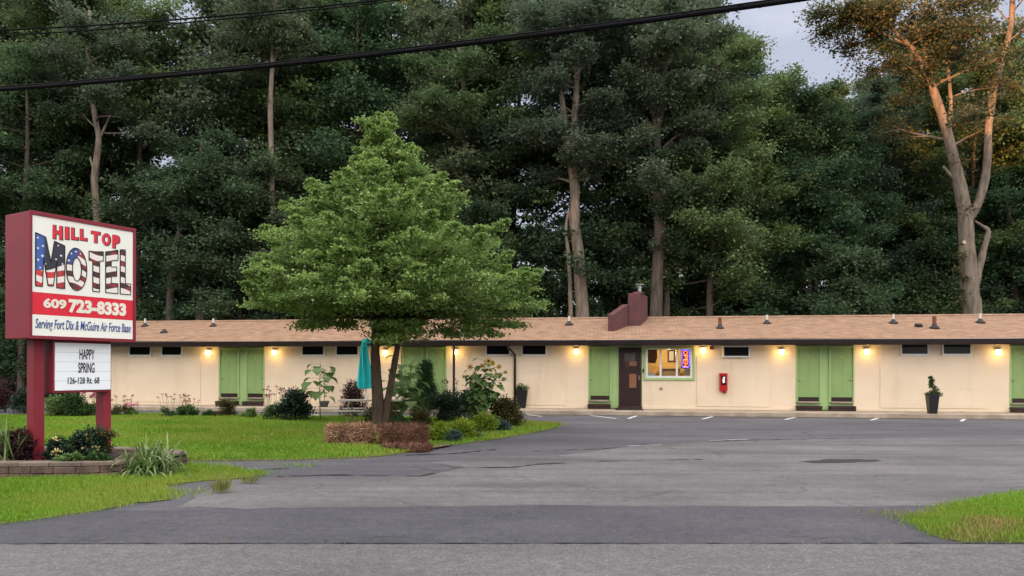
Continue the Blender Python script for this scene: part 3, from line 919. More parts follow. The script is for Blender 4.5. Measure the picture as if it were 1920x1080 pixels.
for k in range(3):
    q.box(a[0] + 0.05, b[0] - 0.05, 1.485, 1.499, Z0 + 0.12 + k * 0.3, Z0 + 0.38 + k * 0.3)
tag(in_motel(q.build('office_cabinet', MAT['leg_wood'])), 'wooden drawer cabinet inside the lit motel office', 'cabinet')
q = MB(); a = wl(1214, 700, 0.3); b = wl(1229, 707, 0.3)
q.box(a[0], b[0], 0.25, 0.5, wz0 + 0.09, a[1]); q.box(a[0] + 0.02, b[0] - 0.1, 0.27, 0.45, a[1] + 0.001, a[1] + 0.05)
tag(in_motel(q.build('paper_stack', MAT['paper'])), 'white stack of papers on the office window ledge', 'papers')
q = MB(); q.box(wx0, wx1, 0.2, 0.55, wz0 + 0.03, wz0 + 0.085); q.build('ledge', MAT['leg_wood'], win)
q = MB(); a = wl(1283, 690, 0.5); b = wl(1297, 712, 0.5); q.box(a[0], b[0], 0.5, 0.54, b[1] + 0.05, a[1])
q.box(a[0] + 0.1, b[0] - 0.1, 0.44, 0.6, wz0 + 0.086, b[1] + 0.049)
tag(in_motel(q.build('grey_screen', MAT['paper'])), 'grey monitor back standing behind the neon sign in the office', 'monitor')
cl = thing('ceiling_lamp', 'warm glowing ceiling lamp inside the motel office', 'lamp', to_world((rx0 + rx1) / 2, 1.2, ZW - 0.035), RZ)
q = MB(); q.lathe([(0.16, 0.0), (0.17, -0.03), (0.12, -0.09), (0.02, -0.11)], 16); q.build('shade', MAT['room_glow'], cl, smooth=True)
pl = bpy.data.lights.new('office_light', 'POINT'); pl.energy = 22; pl.color = (1.0, 0.78, 0.45); pl.shadow_soft_size = 0.15
plo = bpy.data.objects.new('office_light', pl); COL.objects.link(plo); plo.parent = cl; plo.location = (0, 0, -0.3)


# text ------------------------------------------------------------
def text_mesh(name, body, mat, parent, M, size=1.0, bold=0.0, shear=0.0, sx=1.0, depth=0.004, width=None, height=None, spacing=1.0):
    cu = bpy.data.curves.new(name, 'FONT')
    cu.body = body
    cu.size = 1.0; cu.shear = shear; cu.offset = bold; cu.extrude = 0.5; cu.resolution_u = 4; cu.space_character = spacing
    cu.align_x = 'LEFT'
    tmp = bpy.data.objects.new('tmp_text', cu)
    COL.objects.link(tmp)
    bpy.context.view_layer.update()
    dg = bpy.context.evaluated_depsgraph_get()
    me = bpy.data.meshes.new_from_object(tmp.evaluated_get(dg), depsgraph=dg)
    bpy.data.objects.remove(tmp); bpy.data.curves.remove(cu)
    co = np.empty(len(me.vertices) * 3, np.float32); me.vertices.foreach_get('co', co); co = co.reshape(-1, 3)
    lo, hi = co.min(0), co.max(0)
    kx = width / (hi[0] - lo[0]) if width else size * sx
    ky = height / (hi[1] - lo[1]) if height else size
    co[:, 0] = (co[:, 0] - lo[0]) * kx; co[:, 1] = (co[:, 1] - lo[1]) * ky; co[:, 2] *= depth
    me.vertices.foreach_set('co', co.ravel()); me.update()
    me.name = name
    me.materials.clear(); me.materials.append(MAT[mat])
    o = bpy.data.objects.new(name, me); COL.objects.link(o)
    if parent: o.parent = parent
    o.matrix_local = M
    return o


FACE = Matrix.Rotation(R(90), 4, 'X')             # text plane facing local -Y

# OPEN neon sign in the window: letters stacked sideways, blue border
ox0, oz1 = wl(1277.5, 654.5); ox1, oz0 = wl(1294, 690.5)
neon = thing('open_sign', 'red and blue neon OPEN sign hung upright in the office window', 'neon sign', to_world((ox0 + ox1) / 2, 0.08, (oz0 + oz1) / 2), RZ)
hw, hh = (ox1 - ox0) / 2, (oz1 - oz0) / 2
q = MB(); q.box(-hw, hw, 0.0, 0.03, -hh, hh); q.build('back_board', MAT['ink_black'], neon, bevel=0.01)
q = MB()
rr = []
for k in range(28):
    a = 2 * math.pi * k / 28
    cx, cz = math.cos(a), math.sin(a)
    pw = 0.35
    rr.append((hw * 0.84 * math.copysign(abs(cx) ** pw, cx), -0.02, hh * 0.92 * math.copysign(abs(cz) ** pw, cz)))
q.tube(rr + [rr[0]], 0.011, 6, cap=False); q.build('border_tube', MAT['neon_blue'], neon)
for i, ch in enumerate('OPEN'):
    h = hh * 2 * 0.185
    Mx = Matrix.Translation((-hw * 0.5, -0.02, hh * 0.80 - i * hh * 0.425)) @ FACE @ Matrix.Rotation(R(-90), 4, 'Z')
    text_mesh('neon_letter', ch, 'neon_red', neon, Mx, width=h, height=hw * 1.0, bold=0.0, depth=0.012)
lt = bpy.data.lights.new('neon_light', 'POINT'); lt.energy = 1.0; lt.color = (1, 0.2, 0.2); lt.shadow_soft_size = 0.1
lo_ = bpy.data.objects.new('neon_light', lt); COL.objects.link(lo_); lo_.parent = neon; lo_.location = (0, -0.1, 0)

# high slot windows under the eave
ZH0 = wz(664.5, 1020)
for a, b, tilt in [(245, 283, 5), (305, 341, 2), (568, 607, 2), (632, 671, 2), (913, 955, 5), (980, 1023, 2), (1690, 1738, 2), (1768, 1818, 2)]:
    x0, x1 = wx(a), wx(b)
    f = MB()
    t_ = 0.045
    z1 = ZW - 0.02
    Mt = Matrix.Translation((0, -0.025, z1)) @ Matrix.Rotation(R(-tilt), 4, 'X') @ Matrix.Translation((0, 0.0, -z1))
    f.box(x0 - t_, x1 + t_, -0.035, 0.015, ZH0 - t_, ZH0, 0, Mt)
    f.box(x0 - t_, x0, -0.035, 0.015, ZH0, z1, 0, Mt); f.box(x1, x1 + t_, -0.035, 0.015, ZH0, z1, 0, Mt)
    wnd = f.build('window', MAT['white_frame'], motel, bevel=0.004)
    g = MB(); g.box(x0, x1, -0.012, 0.006, ZH0 + 0.001, z1, 0, Mt); g.build('pane', MAT['dark_glass'], wnd)
    s = MB(); s.box(x0 - t_ - 0.01, x1 + t_ + 0.01, -0.045, -0.002, ZH0 - t_ - 0.035, ZH0 - t_ - 0.008); s.build('sill', MAT['white_frame'], wnd)
x0, z1 = wl(1354, 648.5); x1, z0 = wl(1405, 670)
f = MB()
f.box(x0, x1, -0.16, 0.0, z0, z0 + 0.05); f.box(x0, x1, -0.16, 0.0, z1 - 0.05, z1)
f.box(x0, x0 + 0.05, -0.16, 0.0, z0 + 0.05, z1 - 0.05); f.box(x1 - 0.05, x1, -0.16, 0.0, z0 + 0.05, z1 - 0.05)
wnd = f.build('window', MAT['white_frame'], motel, bevel=0.004)
wnd['label'] = 'white framed box window projecting from the wall'
g = MB(); g.box(x0 + 0.05, x1 - 0.05, -0.12, -0.10, z0 + 0.05, z1 - 0.05)
g.build('pane', MAT['dark_glass'], wnd)
g = MB()
for k in range(3):
    zz = z0 + 0.10 + k * 0.09
    g.box(x0 + 0.05, x1 - 0.05, -0.135, -0.122, zz, zz + 0.012)
g.build('slat', MAT['brown'], wnd)

# roof, soffit, gutter
sl, sr = SL - 0.5, SR + 0.4
YE, YB = -0.62, DEPTH + 0.5
ZEt = ZGT + 0.03
rf = MB()
th = 0.10
slope_b = (ZR - ZEt) / (3.9 - YE)
rl = math.hypot(3.9 - YE, ZR - ZEt)
ang = math.atan2(ZR - ZEt, 3.9 - YE)
nx = 48
# front slope as a slightly wavy grid in its own plane (so shingle courses run along it)
vs, fs = [], []
rg = random.Random(5)
for i in range(nx + 1):
    for j in range(9):
        w_ = 0.008 * rg.uniform(-1, 1) if 0 < j < 7 else 0.0
        sag = 0.012 * math.sin(i * 0.42) * (1 if j < 7 else 0)
        vs.append((sl + (sr - sl) * i / nx, rl * j / 8, w_ + sag))
for i in range(nx):
    for j in range(8):
        fs.append((i * 9 + j, (i + 1) * 9 + j, (i + 1) * 9 + j + 1, i * 9 + j + 1))
rf.add(vs, fs)
rob = rf.build('roof', MAT['shingle'], motel)
rob.matrix_local = Matrix.Translation((0, YE, ZEt)) @ Matrix.Rotation(ang, 4, 'X')
rb = MB()
rb.prism([(YE + 0.02, ZEt - 0.05), (3.9, ZR - 0.06), (YB, ZEt + 0.12), (YB, ZEt + 0.02), (3.9, ZR - 0.16), (YE + 0.02, ZEt - 0.14)], sl, sr, 'x')
rb.build('roof_deck', MAT['boot'], motel)
rb = MB(); rb.add([(sl, 3.9, ZR - 0.01), (sr, 3.9, ZR - 0.01), (sr, YB, ZEt + 0.14), (sl, YB, ZEt + 0.14)], [(0, 1, 2, 3)]); rb.build('rear_roof', MAT['shingle'], motel)
rc = MB(); rc.prism([(3.72, ZR - 0.03), (3.9, ZR + 0.045), (4.08, ZR - 0.03)], sl, sr, 'x'); rc.build('ridge_cap', MAT['shingle'], motel)
sf = MB(); sf.box(SL, SR, YE + 0.03, -0.003, ZE + 0.03, ZE + 0.05); sf.build('soffit', MAT['soffit'], motel)
gt = MB()
gt.prism([(YE - 0.13, ZGT), (YE - 0.115, ZE + 0.03), (YE - 0.07, ZE - 0.005), (YE + 0.02, ZE - 0.005), (YE + 0.02, ZGT - 0.02), (YE - 0.10, ZGT - 0.02)], sl, sr, 'x')
gut = gt.build('gutter', MAT['gutter'], motel)
dr = MB(); dr.box(sl, sr, YE - 0.135, YE + 0.02, ZGT + 0.003, ZGT + 0.016); dr.build('drip_edge', MAT['metal'], gut)
# downspouts
for px, kink in ((858, False), (966, True)):
    q = MB()
    s_ = wx(px)
    if kink:
        pts = [(s_ - 0.22, YE - 0.05, ZE), (s_ - 0.20, YE - 0.05, ZE - 0.06), (s_, -0.09, ZE - 0.32), (s_, -0.09, Z0 + 0.15), (s_, -0.2, Z0 + 0.04)]
    else:
        pts = [(s_, YE - 0.06, ZE + 0.02), (s_, YE - 0.06, Z0 + 0.02)]
    q.tube(pts, 0.05, 8); q.build('downspout', MAT['gutter'], motel)
# chimney
def roof_z(d): return ZEt + (d - YE) * slope_b


def rp(px, py):
    """point of the front roof slope seen at a pixel, as (s, depth)"""
    lo, hi = YE, 6.0
    for _ in range(50):
        mid = (lo + hi) / 2
        if wl(px, py, mid)[1] > roof_z(mid): lo = mid
        else: hi = mid
    return wl(px, py, lo)[0], lo


A, B, C_, D_ = rp(1151, 621), rp(1178, 611), rp(1200, 610.5), rp(1214, 599)
ztop = wl(1190, 549.5, B[1])[1]
q = MB()
q.prism([B, C_, D_, (D_[0] - 0.1, D_[1] + 0.5), (B[0], D_[1] + 0.5)], roof_z(B[1]) - 0.4, ztop, 'z')
chim = q.build('chimney', MAT['chimney'], motel, bevel=0.03)
za, zb = wl(1151, 589.5, A[1])[1], wl(1178, 570, B[1])[1]
vn = Vector((B[1] - A[1], -(B[0] - A[0]))).normalized() * -0.28
q = MB()
Ax, Bx = Vector(A), Vector((B[0] - 0.004, B[1]))
A2, B2 = Ax + vn, Bx + vn
zl = roof_z(A[1]) - 0.4
q.add([(Ax.x, Ax.y, zl), (Bx.x, Bx.y, zl), (B2.x, B2.y, zl), (A2.x, A2.y, zl), (Ax.x, Ax.y, za), (Bx.x, Bx.y, zb), (B2.x, B2.y, zb), (A2.x, A2.y, za)],
      [(0, 3, 2, 1), (4, 5, 6, 7), (0, 1, 5, 4), (1, 2, 6, 5), (2, 3, 7, 6), (3, 0, 4, 7)])
q.build('wing_wall', MAT['chimney'], chim, bevel=0.02)
fcx, fcy = wx(1196, B[1] + 0.5), B[1] + 0.45
q = MB(); q.lathe([(0.24, ztop), (0.23, ztop + 0.06), (0.17, ztop + 0.09)], 16, 0, Matrix.Translation((fcx, fcy, 0))); q.build('crown_collar', MAT['chimney'], chim, smooth=True)
q = MB()
Mf = Matrix.Translation((fcx + 0.06, fcy, ztop + 0.06))
q.lathe([(0.075, 0), (0.075, 0.2), (0.10, 0.21), (0.10, 0.25), (0.05, 0.26), (0.05, 0.31), (0.19, 0.32), (0.19, 0.345)], 14, 0, Mf)
q.build('flue', MAT['metal'], chim, smooth=False)
# roof vents
for px, py, kind in [(272, 612, 'w'), (400, 612, 'w'), (1067, 609, 'w'), (1438, 607, 'w'), (1675, 606, 'w'), (1838, 605, 'w'), (1350, 616, 'r'), (1752, 615, 'r'), (308, 624, 'b'), (1722, 612, 'k')]:
    s_, d_ = rp(px, py)
    z_ = roof_z(d_)
    q = MB()
    Mv = Matrix.Translation((s_, d_, z_))
    if kind == 'k':
        q.box(-0.11, 0.11, -0.12, 0.12, -0.02, 0.10, 0, Mv @ Matrix.Rotation(ang, 4, 'X'))
        q.build('roof_louvre', MAT['boot'], motel, bevel=0.02); continue
    hgt = {'w': 0.36, 'r': 0.44, 'b': 0.14}[kind]
    rr_ = {'w': 0.042, 'r': 0.07, 'b': 0.06}[kind]
    q.lathe([(0.19, -0.05), (0.17, 0.03), (0.09, 0.09), (rr_ + 0.012, 0.16)], 14, 0, Mv)
    boot = q.build('vent_boot', MAT['boot'], motel, smooth=True)
    q = MB(); q.lathe([(rr_, 0.12), (rr_, hgt), (rr_ - 0.012, hgt)], 12, 0, Mv)
    q.build('pipe', MAT[{'w': 'pvc', 'r': 'rust', 'b': 'boot'}[kind]], boot)

# sidewalk along the front with its weathered edge
sw = MB()
sw.box(SL - 1, SR + 2, -1.55, 0.0, 0.0, Z0 - 0.002)
sd_ = sw.build('sidewalk', MAT['concrete'], None, bevel=0.02)
in_motel(sd_); sd_['kind'] = 'structure'
grass_line = [tuple((to_world(s_, -1.56 - dd, 0)).to_2d()) for s_, dd in ((wx(1050), 0), (wx(1950), 0), (wx(1950), 0.08), (wx(1050), 0.08))]
grass('kerb_weeds', 'thin weeds along the foot of the motel walk', grass_line, 260, 0.05, 61, 0.0, mat='leaf_dry', spill=0.05)

# wall lamps
LAMPS = [(390, 661, 'beside the door pair nearest the roadside sign'), (514.5, 661, 'between the first green doors and the slot windows'), (722, 661, 'behind the trunks of the garden tree'),
         (853.5, 660, 'behind the straight brown downspout'), (1080.5, 659, 'left of the single green door near the office'), (1318.5, 657, 'beside the office window'),
         (1465.5, 660, 'left of the door pair between extinguisher and planter'), (1625.5, 659.5, 'right of the door pair with the twin brown steps'), (1872, 660.5, 'near the last green door at the far end')]
for px, py, where in LAMPS:
    s_, z_ = wl(px, py, -0.08)
    L = thing('wall_lamp', 'glowing yellow wall lamp ' + where, 'wall lamp', to_world(s_, 0, z_), RZ, 'lit lamps along the motel wall')
    q = MB(); q.box(-0.06, 0.06, -0.03, -0.004, -0.09, 0.13); q.build('back_plate', MAT['metal'], L, bevel=0.005)
    q = MB()
    q.prism([(-0.07, -0.11), (0.07, -0.11), (0.085, 0.09), (-0.085, 0.09)], -0.15, -0.032)
    q.build('shade', MAT['lamp_glow'], L, bevel=0.02)
    q = MB(); q.box(-0.075, 0.075, -0.13, -0.004, 0.093, 0.103); q.build('cap', MAT['metal'], L, bevel=0.004)
    pt = bpy.data.lights.new('lamp_light', 'POINT'); pt.energy = 4.2; pt.color = (1.0, 0.64, 0.20); pt.shadow_soft_size = 0.07
    po = bpy.data.objects.new('lamp_light', pt); COL.objects.link(po); po.parent = L; po.location = (0, -0.22, -0.03)

# small fixtures on the wall
s_, z_ = wl(1355.5, 716)
X = thing('extinguisher_cabinet', 'red fire extinguisher box on the cream wall', 'fire cabinet', to_world(s_, 0, z_), RZ)
q = MB(); q.box(-0.14, 0.14, -0.19, -0.18, -0.33, 0.33); q.box(-0.14, 0.14, -0.18, -0.003, 0.31, 0.33); q.box(-0.14, 0.14, -0.18, -0.003, -0.33, -0.31)
q.box(-0.14, -0.12, -0.18, -0.003, -0.31, 0.31); q.box(0.12, 0.14, -0.18, -0.003, -0.31, 0.31)
q.build('case', MAT['ext_red'], X, bevel=0.01)
q = MB(); q.box(-0.085, 0.085, -0.197, -0.191, -0.12, 0.24); q.build('door_glass', MAT['dark_glass'], X)
q = MB(); q.prism([(-0.03, -0.05), (0.05, -0.02), (0.04, 0.10), (0.06, 0.19), (-0.01, 0.20), (-0.05, 0.08)], -0.204, -0.199); q.build('sticker', MAT['ink_white'], X)
q = MB(); q.lathe([(0.07, -0.34), (0.075, -0.40), (0.05, -0.44), (0.01, -0.45)], 12, 0, Matrix.Translation((0.05, -0.1, 0.02))); q.build('bell', MAT['ext_red'], X, smooth=True)
s_, z_ = wl(1334, 652.5)
X = thing('alarm_horn', 'small dark alarm box high on the wall beside the window lamp', 'alarm', to_world(s_, 0, z_), RZ)
q = MB(); q.box(-0.07, 0.07, -0.09, -0.003, -0.06, 0.06); q.build('case', MAT['brown'], X, bevel=0.01)
q = MB(); q.lathe([(0.03, 0), (0.035, 0.03)], 12, 0, Matrix.Translation((0, -0.09, 0)) @ Matrix.Rotation(R(90), 4, 'X')); q.build('lens', MAT['ext_red'], X)
s_, z_ = wl(1239.5, 728.5)
q = MB(); q.box(-0.05, 0.05, -0.05, -0.003, -0.035, 0.035); q.box(-0.035, 0.035, -0.06, -0.051, -0.02, 0.02)
X = tag(q.build('outlet_box', MAT['leg_wood'], None, bevel=0.006), 'small brown outlet box under the office window', 'outlet'); X.location = to_world(s_, 0, z_); X.rotation_euler = (0, 0, RZ)
s_, z_ = wl(1206, 695)
q = MB(); q.box(-0.03, 0.03, -0.075, -0.052, -0.07, 0.07); q.box(-0.015, 0.015, -0.085, -0.076, -0.03, 0.03)
X = tag(q.build('doorbell', MAT['ink_black'], None, bevel=0.005), 'black doorbell on the green trim beside the office door', 'doorbell'); X.location = to_world(s_, 0, z_); X.rotation_euler = (0, 0, RZ)

# ------------------------------------------------------------------ roadside sign
SN = Vector((-7.31, 11.2, 0.0)); SRZ = math.atan2(0.87, 0.49)
sign = thing('motel_sign', 'dark red two post roadside sign with white motel panels', 'sign', SN, SRZ)
W, D, ZB, ZT = 1.70, 0.69, 2.12, 4.055
q = MB(); q.box(0, W, 0, D, ZB, ZT); cab = q.build('cabinet', MAT['sign_red'], sign, bevel=0.012)
lip = MB()
lip.box(-0.012, W + 0.012, -0.03, -0.001, ZT - 0.055, ZT + 0.006); lip.box(-0.012, W + 0.012, -0.03, -0.001, ZB - 0.006, ZB + 0.045)
lip.box(-0.012, 0.03, -0.03, -0.001, ZB + 0.045, ZT - 0.055); lip.box(W - 0.035, W + 0.012, -0.03, -0.001, ZB + 0.045, ZT - 0.055)
lip.build('retainer', MAT['sign_red'], cab, bevel=0.004)
f0, f1, v0, v1 = 0.032, W - 0.037, ZB + 0.047, ZT - 0.057
Hh = v1 - v0
vr1, vr0 = v1 - 0.640 * Hh, v1 - 0.825 * Hh
q = MB(); q.box(f0, f1, -0.012, -0.002, vr1 + 0.003, v1); face = q.build('face_panel', MAT['panel_white'], sign)
q = MB(); q.box(f0, f1, -0.013, -0.002, vr0 + 0.003, vr1); red = q.build('phone_panel', MAT['panel_red'], sign)
q = MB(); q.box(f0, f1, -0.012, -0.002, v0, vr0); low = q.build('slogan_panel', MAT['panel_white'], sign)
fw = f1 - f0


def on_sign(name, body, mat, parent, fa, fb, va, vb, bold=0.0, shear=0.0, y=-0.016, spacing=1.0, depth=0.004):
    """text between fractions fa..fb of the width and va..vb down the face"""
    Mx = Matrix.Translation((f0 + fa * fw, y, v1 - vb * Hh)) @ FACE
    return text_mesh(name, body, mat, parent, Mx, width=(fb - fa) * fw, height=(vb - va) * Hh, bold=bold, shear=shear, depth=depth, spacing=spacing)


for k, (ch, fa, fb) in enumerate([('H', .183, .272), ('I', .297, .333), ('L', .356, .425), ('L', .442, .511), ('T', .552, .645), ('O', .664, .752), ('P', .773, .852)]):
    rise = 0.052 + 0.014 * math.cos((fa - .5) * 3)
    hgt = 0.112 - 0.016 * math.cos((fa + fb - 1.0) * 3.0)
    dv = 0.052 + 0.02 * abs(fa - 0.5)
    for mm, dx, y, bb in (('ink_black', 0.007, -0.0150, 0.085), ('ink_red', 0.0, -0.0185, 0.058)):
        on_sign('headline_letter' if mm == 'ink_red' else 'letter_shadow', ch, mm, face, fa + dx - (0.004 if mm == 'ink_black' else 0), fb + dx + (0.004 if mm == 'ink_black' else 0), dv - (0.004 if mm == 'ink_black' else 0), dv + hgt + (0.006 if mm == 'ink_black' else 0), bb, y=y)

# flag fill for the big letters: waving stripes, blue field to the near side, darker towards the far side
m, n, l, p = base_mat('flag_fill')
t = n.new('ShaderNodeTexCoord'); sx = n.new('ShaderNodeSeparateXYZ'); l.new(t.outputs['Object'], sx.inputs[0])


def mth(op, a, b=None, c=None):
    x = n.new('ShaderNodeMath'); x.operation = op
    for i, v in enumerate((a, b, c)):
        if v is None: continue
        if isinstance(v, (int, float)): x.inputs[i].default_value = v
        else: l.new(v, x.inputs[i])
    return x.outputs[0]


X_, Z_ = sx.outputs[0], sx.outputs[2]
wv = mth('MULTIPLY', mth('SINE', mth('MULTIPLY', X_, 7.5)), 0.055)
ph = mth('MULTIPLY', mth('ADD', mth('ADD', Z_, wv), mth('MULTIPLY', X_, 0.12)), 34.0)
stripe = mth('GREATER_THAN', mth('SINE', ph), 0.0)
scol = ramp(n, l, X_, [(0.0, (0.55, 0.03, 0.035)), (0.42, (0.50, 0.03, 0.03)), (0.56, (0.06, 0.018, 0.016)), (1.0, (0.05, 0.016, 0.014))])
nzr = noise(n, l, 3.0, 2)
scol = mixc(n, l, ramp(n, l, nzr, [(0.50, (0, 0, 0)), (0.58, (1, 1, 1))]), scol, mixc(n, l, 0.45, scol, (0.55, 0.035, 0.035)))
flag = mixc(n, l, stripe, (0.74, 0.70, 0.66), scol)
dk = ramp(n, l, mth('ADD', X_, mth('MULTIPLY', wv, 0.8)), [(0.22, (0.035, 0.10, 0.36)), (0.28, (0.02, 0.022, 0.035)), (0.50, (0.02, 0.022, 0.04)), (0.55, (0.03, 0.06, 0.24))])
lim = mth('ADD', mth('MULTIPLY', X_, 0.12), mth('ADD', 2.90 + 0.30, mth('MULTIPLY', wv, -1.0)))
isblue = mth('MULTIPLY', mth('GREATER_THAN', Z_, lim), mth('LESS_THAN', mth('ADD', X_, mth('MULTIPLY', Z_, -0.25)), 0.70 - 0.84))
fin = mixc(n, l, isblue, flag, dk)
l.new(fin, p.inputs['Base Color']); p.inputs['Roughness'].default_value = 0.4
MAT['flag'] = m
# letters: top edge follows a dip (tall M and L, short T)
WH = vr1 - v1
def vtop(u):
    pts = [(0.03, .225), (0.295, .345), (0.43, .368), (0.60, .366), (0.74, .335), (0.86, .285), (0.97, .265)]
    for (a, va), (b, vb) in zip(pts, pts[1:]):
        if u <= b: return va + (vb - va) * (u - a) / (b - a)
    return pts[-1][1]


def lp(u, w):
    """letter point: u across the panel 0..1, w from the baseline (0) to the cap line (1)"""
    tv, bv = vtop(u) * 0.64, 0.918 * 0.64
    return (f0 + u * fw, v1 - (bv + (tv - bv) * w) * Hh)


BIG = {
    'M': (0.030, 0.298, [[(0, 0), (0, 1), (.34, 1), (.52, .52), (.64, 1), (1, 1), (1, 0), (.72, 0), (.72, .58), (.60, .03), (.42, .03), (.27, .58), (.23, 0)]]),
    'T': (0.535, 0.680, [[(.26, 0), (.26, .77), (0, .77), (0, 1), (1, 1), (1, .77), (.74, .77), (.74, 0)]]),
    'E': (0.705, 0.835, [[(0, 0), (0, 1), (1, 1), (1, .77), (.45, .77), (.45, .62), (.9, .62), (.9, .40), (.45, .40), (.45, .23), (1, .23), (1, 0)]]),
    'L': (0.860, 0.975, [[(0, 0), (0, 1), (.48, 1), (.48, .24), (1, .24), (1, 0)]]),
}


def outline_tube(name, loop, parent):
    q = MB()
    pts = [(a, -0.016, b) for a, b in loop]
    for a, b in zip(pts, pts[1:] + pts[:1]):
        q.tube([a, b], 0.0085, 5)
    q.build(name, MAT['ink_black'], parent)


def star(q, cx, cz, r):
    pts = []
    for k in range(10):
        a = math.pi / 2 + k * math.pi / 5
        rr_ = r if k % 2 == 0 else r * 0.42
        pts.append((cx + rr_ * math.cos(a), cz + rr_ * math.sin(a)))
    q.add([(a, -0.0195, b) for a, b in pts] + [(cx, -0.0195, cz)], [(k, (k + 1) % 10, 10) for k in range(10)])


for ch, (ua, ub, polys) in BIG.items():
    for poly in polys:
        dense = []
        for (a, b), (c, d) in zip(poly, poly[1:] + poly[:1]):
            for k in range(3):
                dense.append((a + (c - a) * k / 3, b + (d - b) * k / 3))
        loop = [lp(ua + (ub - ua) * a, b) for a, b in dense]
        q = MB(); q.prism(loop, -0.017, -0.012)
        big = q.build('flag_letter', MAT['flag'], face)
        outline_tube('letter_outline', loop, face)
q = MB()
outer = [lp(0.412 + 0.100 * math.cos(a), 0.5 + 0.52 * math.sin(a)) for a in np.linspace(0, 2 * math.pi, 33)[:-1]]
inner = [lp(0.415 + 0.044 * math.cos(a), 0.5 + 0.29 * math.sin(a)) for a in np.linspace(0, 2 * math.pi, 33)[:-1]]
k = len(outer)
q.add([(a, -0.017, b) for a, b in outer] + [(a, -0.017, b) for a, b in inner], [(i, (i + 1) % k, (i + 1) % k + k, i + k) for i in range(k)])
q.build('flag_letter', MAT['flag'], face)
outline_tube('letter_outline', outer, face); outline_tube('letter_outline', inner, face)
q = MB()
for u, w, r_ in [(.048, .92, .020), (.095, .80, .022), (.050, .72, .020), (.090, .60, .026), (.052, .50, .022), (.070, .36, .018), (.118, .46, .016), (.235, .94, .016), (.262, .74, .022), (.215, .62, .018), (.275, .56, .016), (.262, .42, .018), (.225, .46, .014), (.36, .86, .018), (.405, .93, .02), (.335, .68, .022), (.45, .9, .015)]:
    cx, cz = lp(u, w); q = MB(); star(q, cx, cz, r_ * 1.1); q.build('star', MAT['ink_white'], face)
on_sign('phone_area_code', '609', 'ink_cream', red, .10, .315, .683, .765, 0.045)
on_sign('phone_number', '723-8333', 'ink_cream', red, .335, .925, .672, .792, 0.055)
on_sign('slogan', 'Serving Fort Dix & McGuire Air Force Base', 'ink_blue', low, .03, .975, .858, .965, 0.012, 0.18)

for fa, fb in ((0.195, 0.36), (1.30, 1.45)):
    q = MB(); q.box(fa, fb, 0.25, 0.45, 0.05, ZB - 0.002); q.build('post', MAT['sign_red'], sign, bevel=0.008)
q = MB(); q.box(0.43, 1.385, 0.15, 0.42, 1.275, ZB - 0.002); board = q.build('message_cabinet', MAT['sign_red'], sign, bevel=0.008)
m0, m1, n0, n1 = 0.455, 1.365, 1.315, 2.075
q = MB(); q.box(m0, m1, 0.135, 0.148, n0, n1); mp_ = q.build('message_panel', MAT['board_white'], sign)
for k in range(1, 5):
    zz = n0 + (n1 - n0) * k / 5
    q = MB(); q.box(m0, m1, 0.1335, 0.1345, zz - 0.004, zz + 0.004); q.build('letter_track', MAT['track'], mp_)


def on_board(body, ua, ub, wa, wb, bold):
    Mx = Matrix.Translation((m0 + ua * (m1 - m0), 0.131, n1 - wb * (n1 - n0))) @ FACE
    text_mesh('letter_row', body, 'ink_black', mp_, Mx, width=(ub - ua) * (m1 - m0), height=(wb - wa) * (n1 - n0), bold=bold, depth=0.002)


on_board('HAPPY', .42, .695, .125, .345, 0.018)
on_board('SPRING', .40, .695, .415, .635, 0.018)
on_board('126-128 Rt. 68', .215, .785, .725, .865, 0.015)

# ------------------------------------------------------------------ overhead cables
def cable(label, a, b, z, rad, sag, wrap=False):
    A = at(*a, 1.0) - Vector((0, 0, EYE)); B = at(*b, 1.0) - Vector((0, 0, EYE))
    Pa = A * ((z - EYE) / A.z) + Vector((0, 0, EYE)); Pb = B * ((z - EYE) / B.z) + Vector((0, 0, EYE))
    d = (Pb - Pa)
    S, T_ = Pa - d * 2.2, Pb + d * 1.8
    L_ = (T_ - S).length
    pts = []
    N = 90
    for i in range(N + 1):
        u = i / N
        P = S.lerp(T_, u)
        um = (Pa - S).length / L_; un = (Pb - S).length / L_
        P.z += sag * ((u - um) * (u - un)) / ((um - un) ** 2) * 4
        pts.append(P)
    root = MB()
    root.tube(pts, rad, 8)
    if wrap:                                             # messenger strand above, lashed round the bundle
        root.tube([P + Vector((0, 0, rad * 1.35)) for P in pts], rad * 0.38, 6)
        hel = []
        for i in range(N * 3):
            u = i / (N * 3 - 1) * N
            k = min(int(u), N - 1)
            P = pts[k].lerp(pts[k + 1], u - k)
            a_ = i * 2.1
            hel.append(P + Vector((0, math.cos(a_) * rad * 1.15, math.sin(a_) * rad * 1.4 + rad * 0.3)))
        root.tube(hel, rad * 0.08, 4)
    return tag(root.build('overhead_cable', MAT['cable'], None, smooth=True), label, 'cable', 'cables strung along the road')


cable('thick black lashed cable crossing low over the lawn and driveway', (0, 168), (1505, -2), 6.0, 0.031, 0.10, True)
cable('thin dark wire, higher of the close pair above the thick cable', (0, 57), (715, 0), 8.3, 0.016, 0.06)
cable('thin pale wire, lower of the close pair above the thick cable', (0, 67), (715, 4), 8.15, 0.012, 0.06)

# ------------------------------------------------------------------ garden furniture
def rot_at(loc, rz): return Matrix.Translation(loc) @ Matrix.Rotation(rz, 4, 'Z')


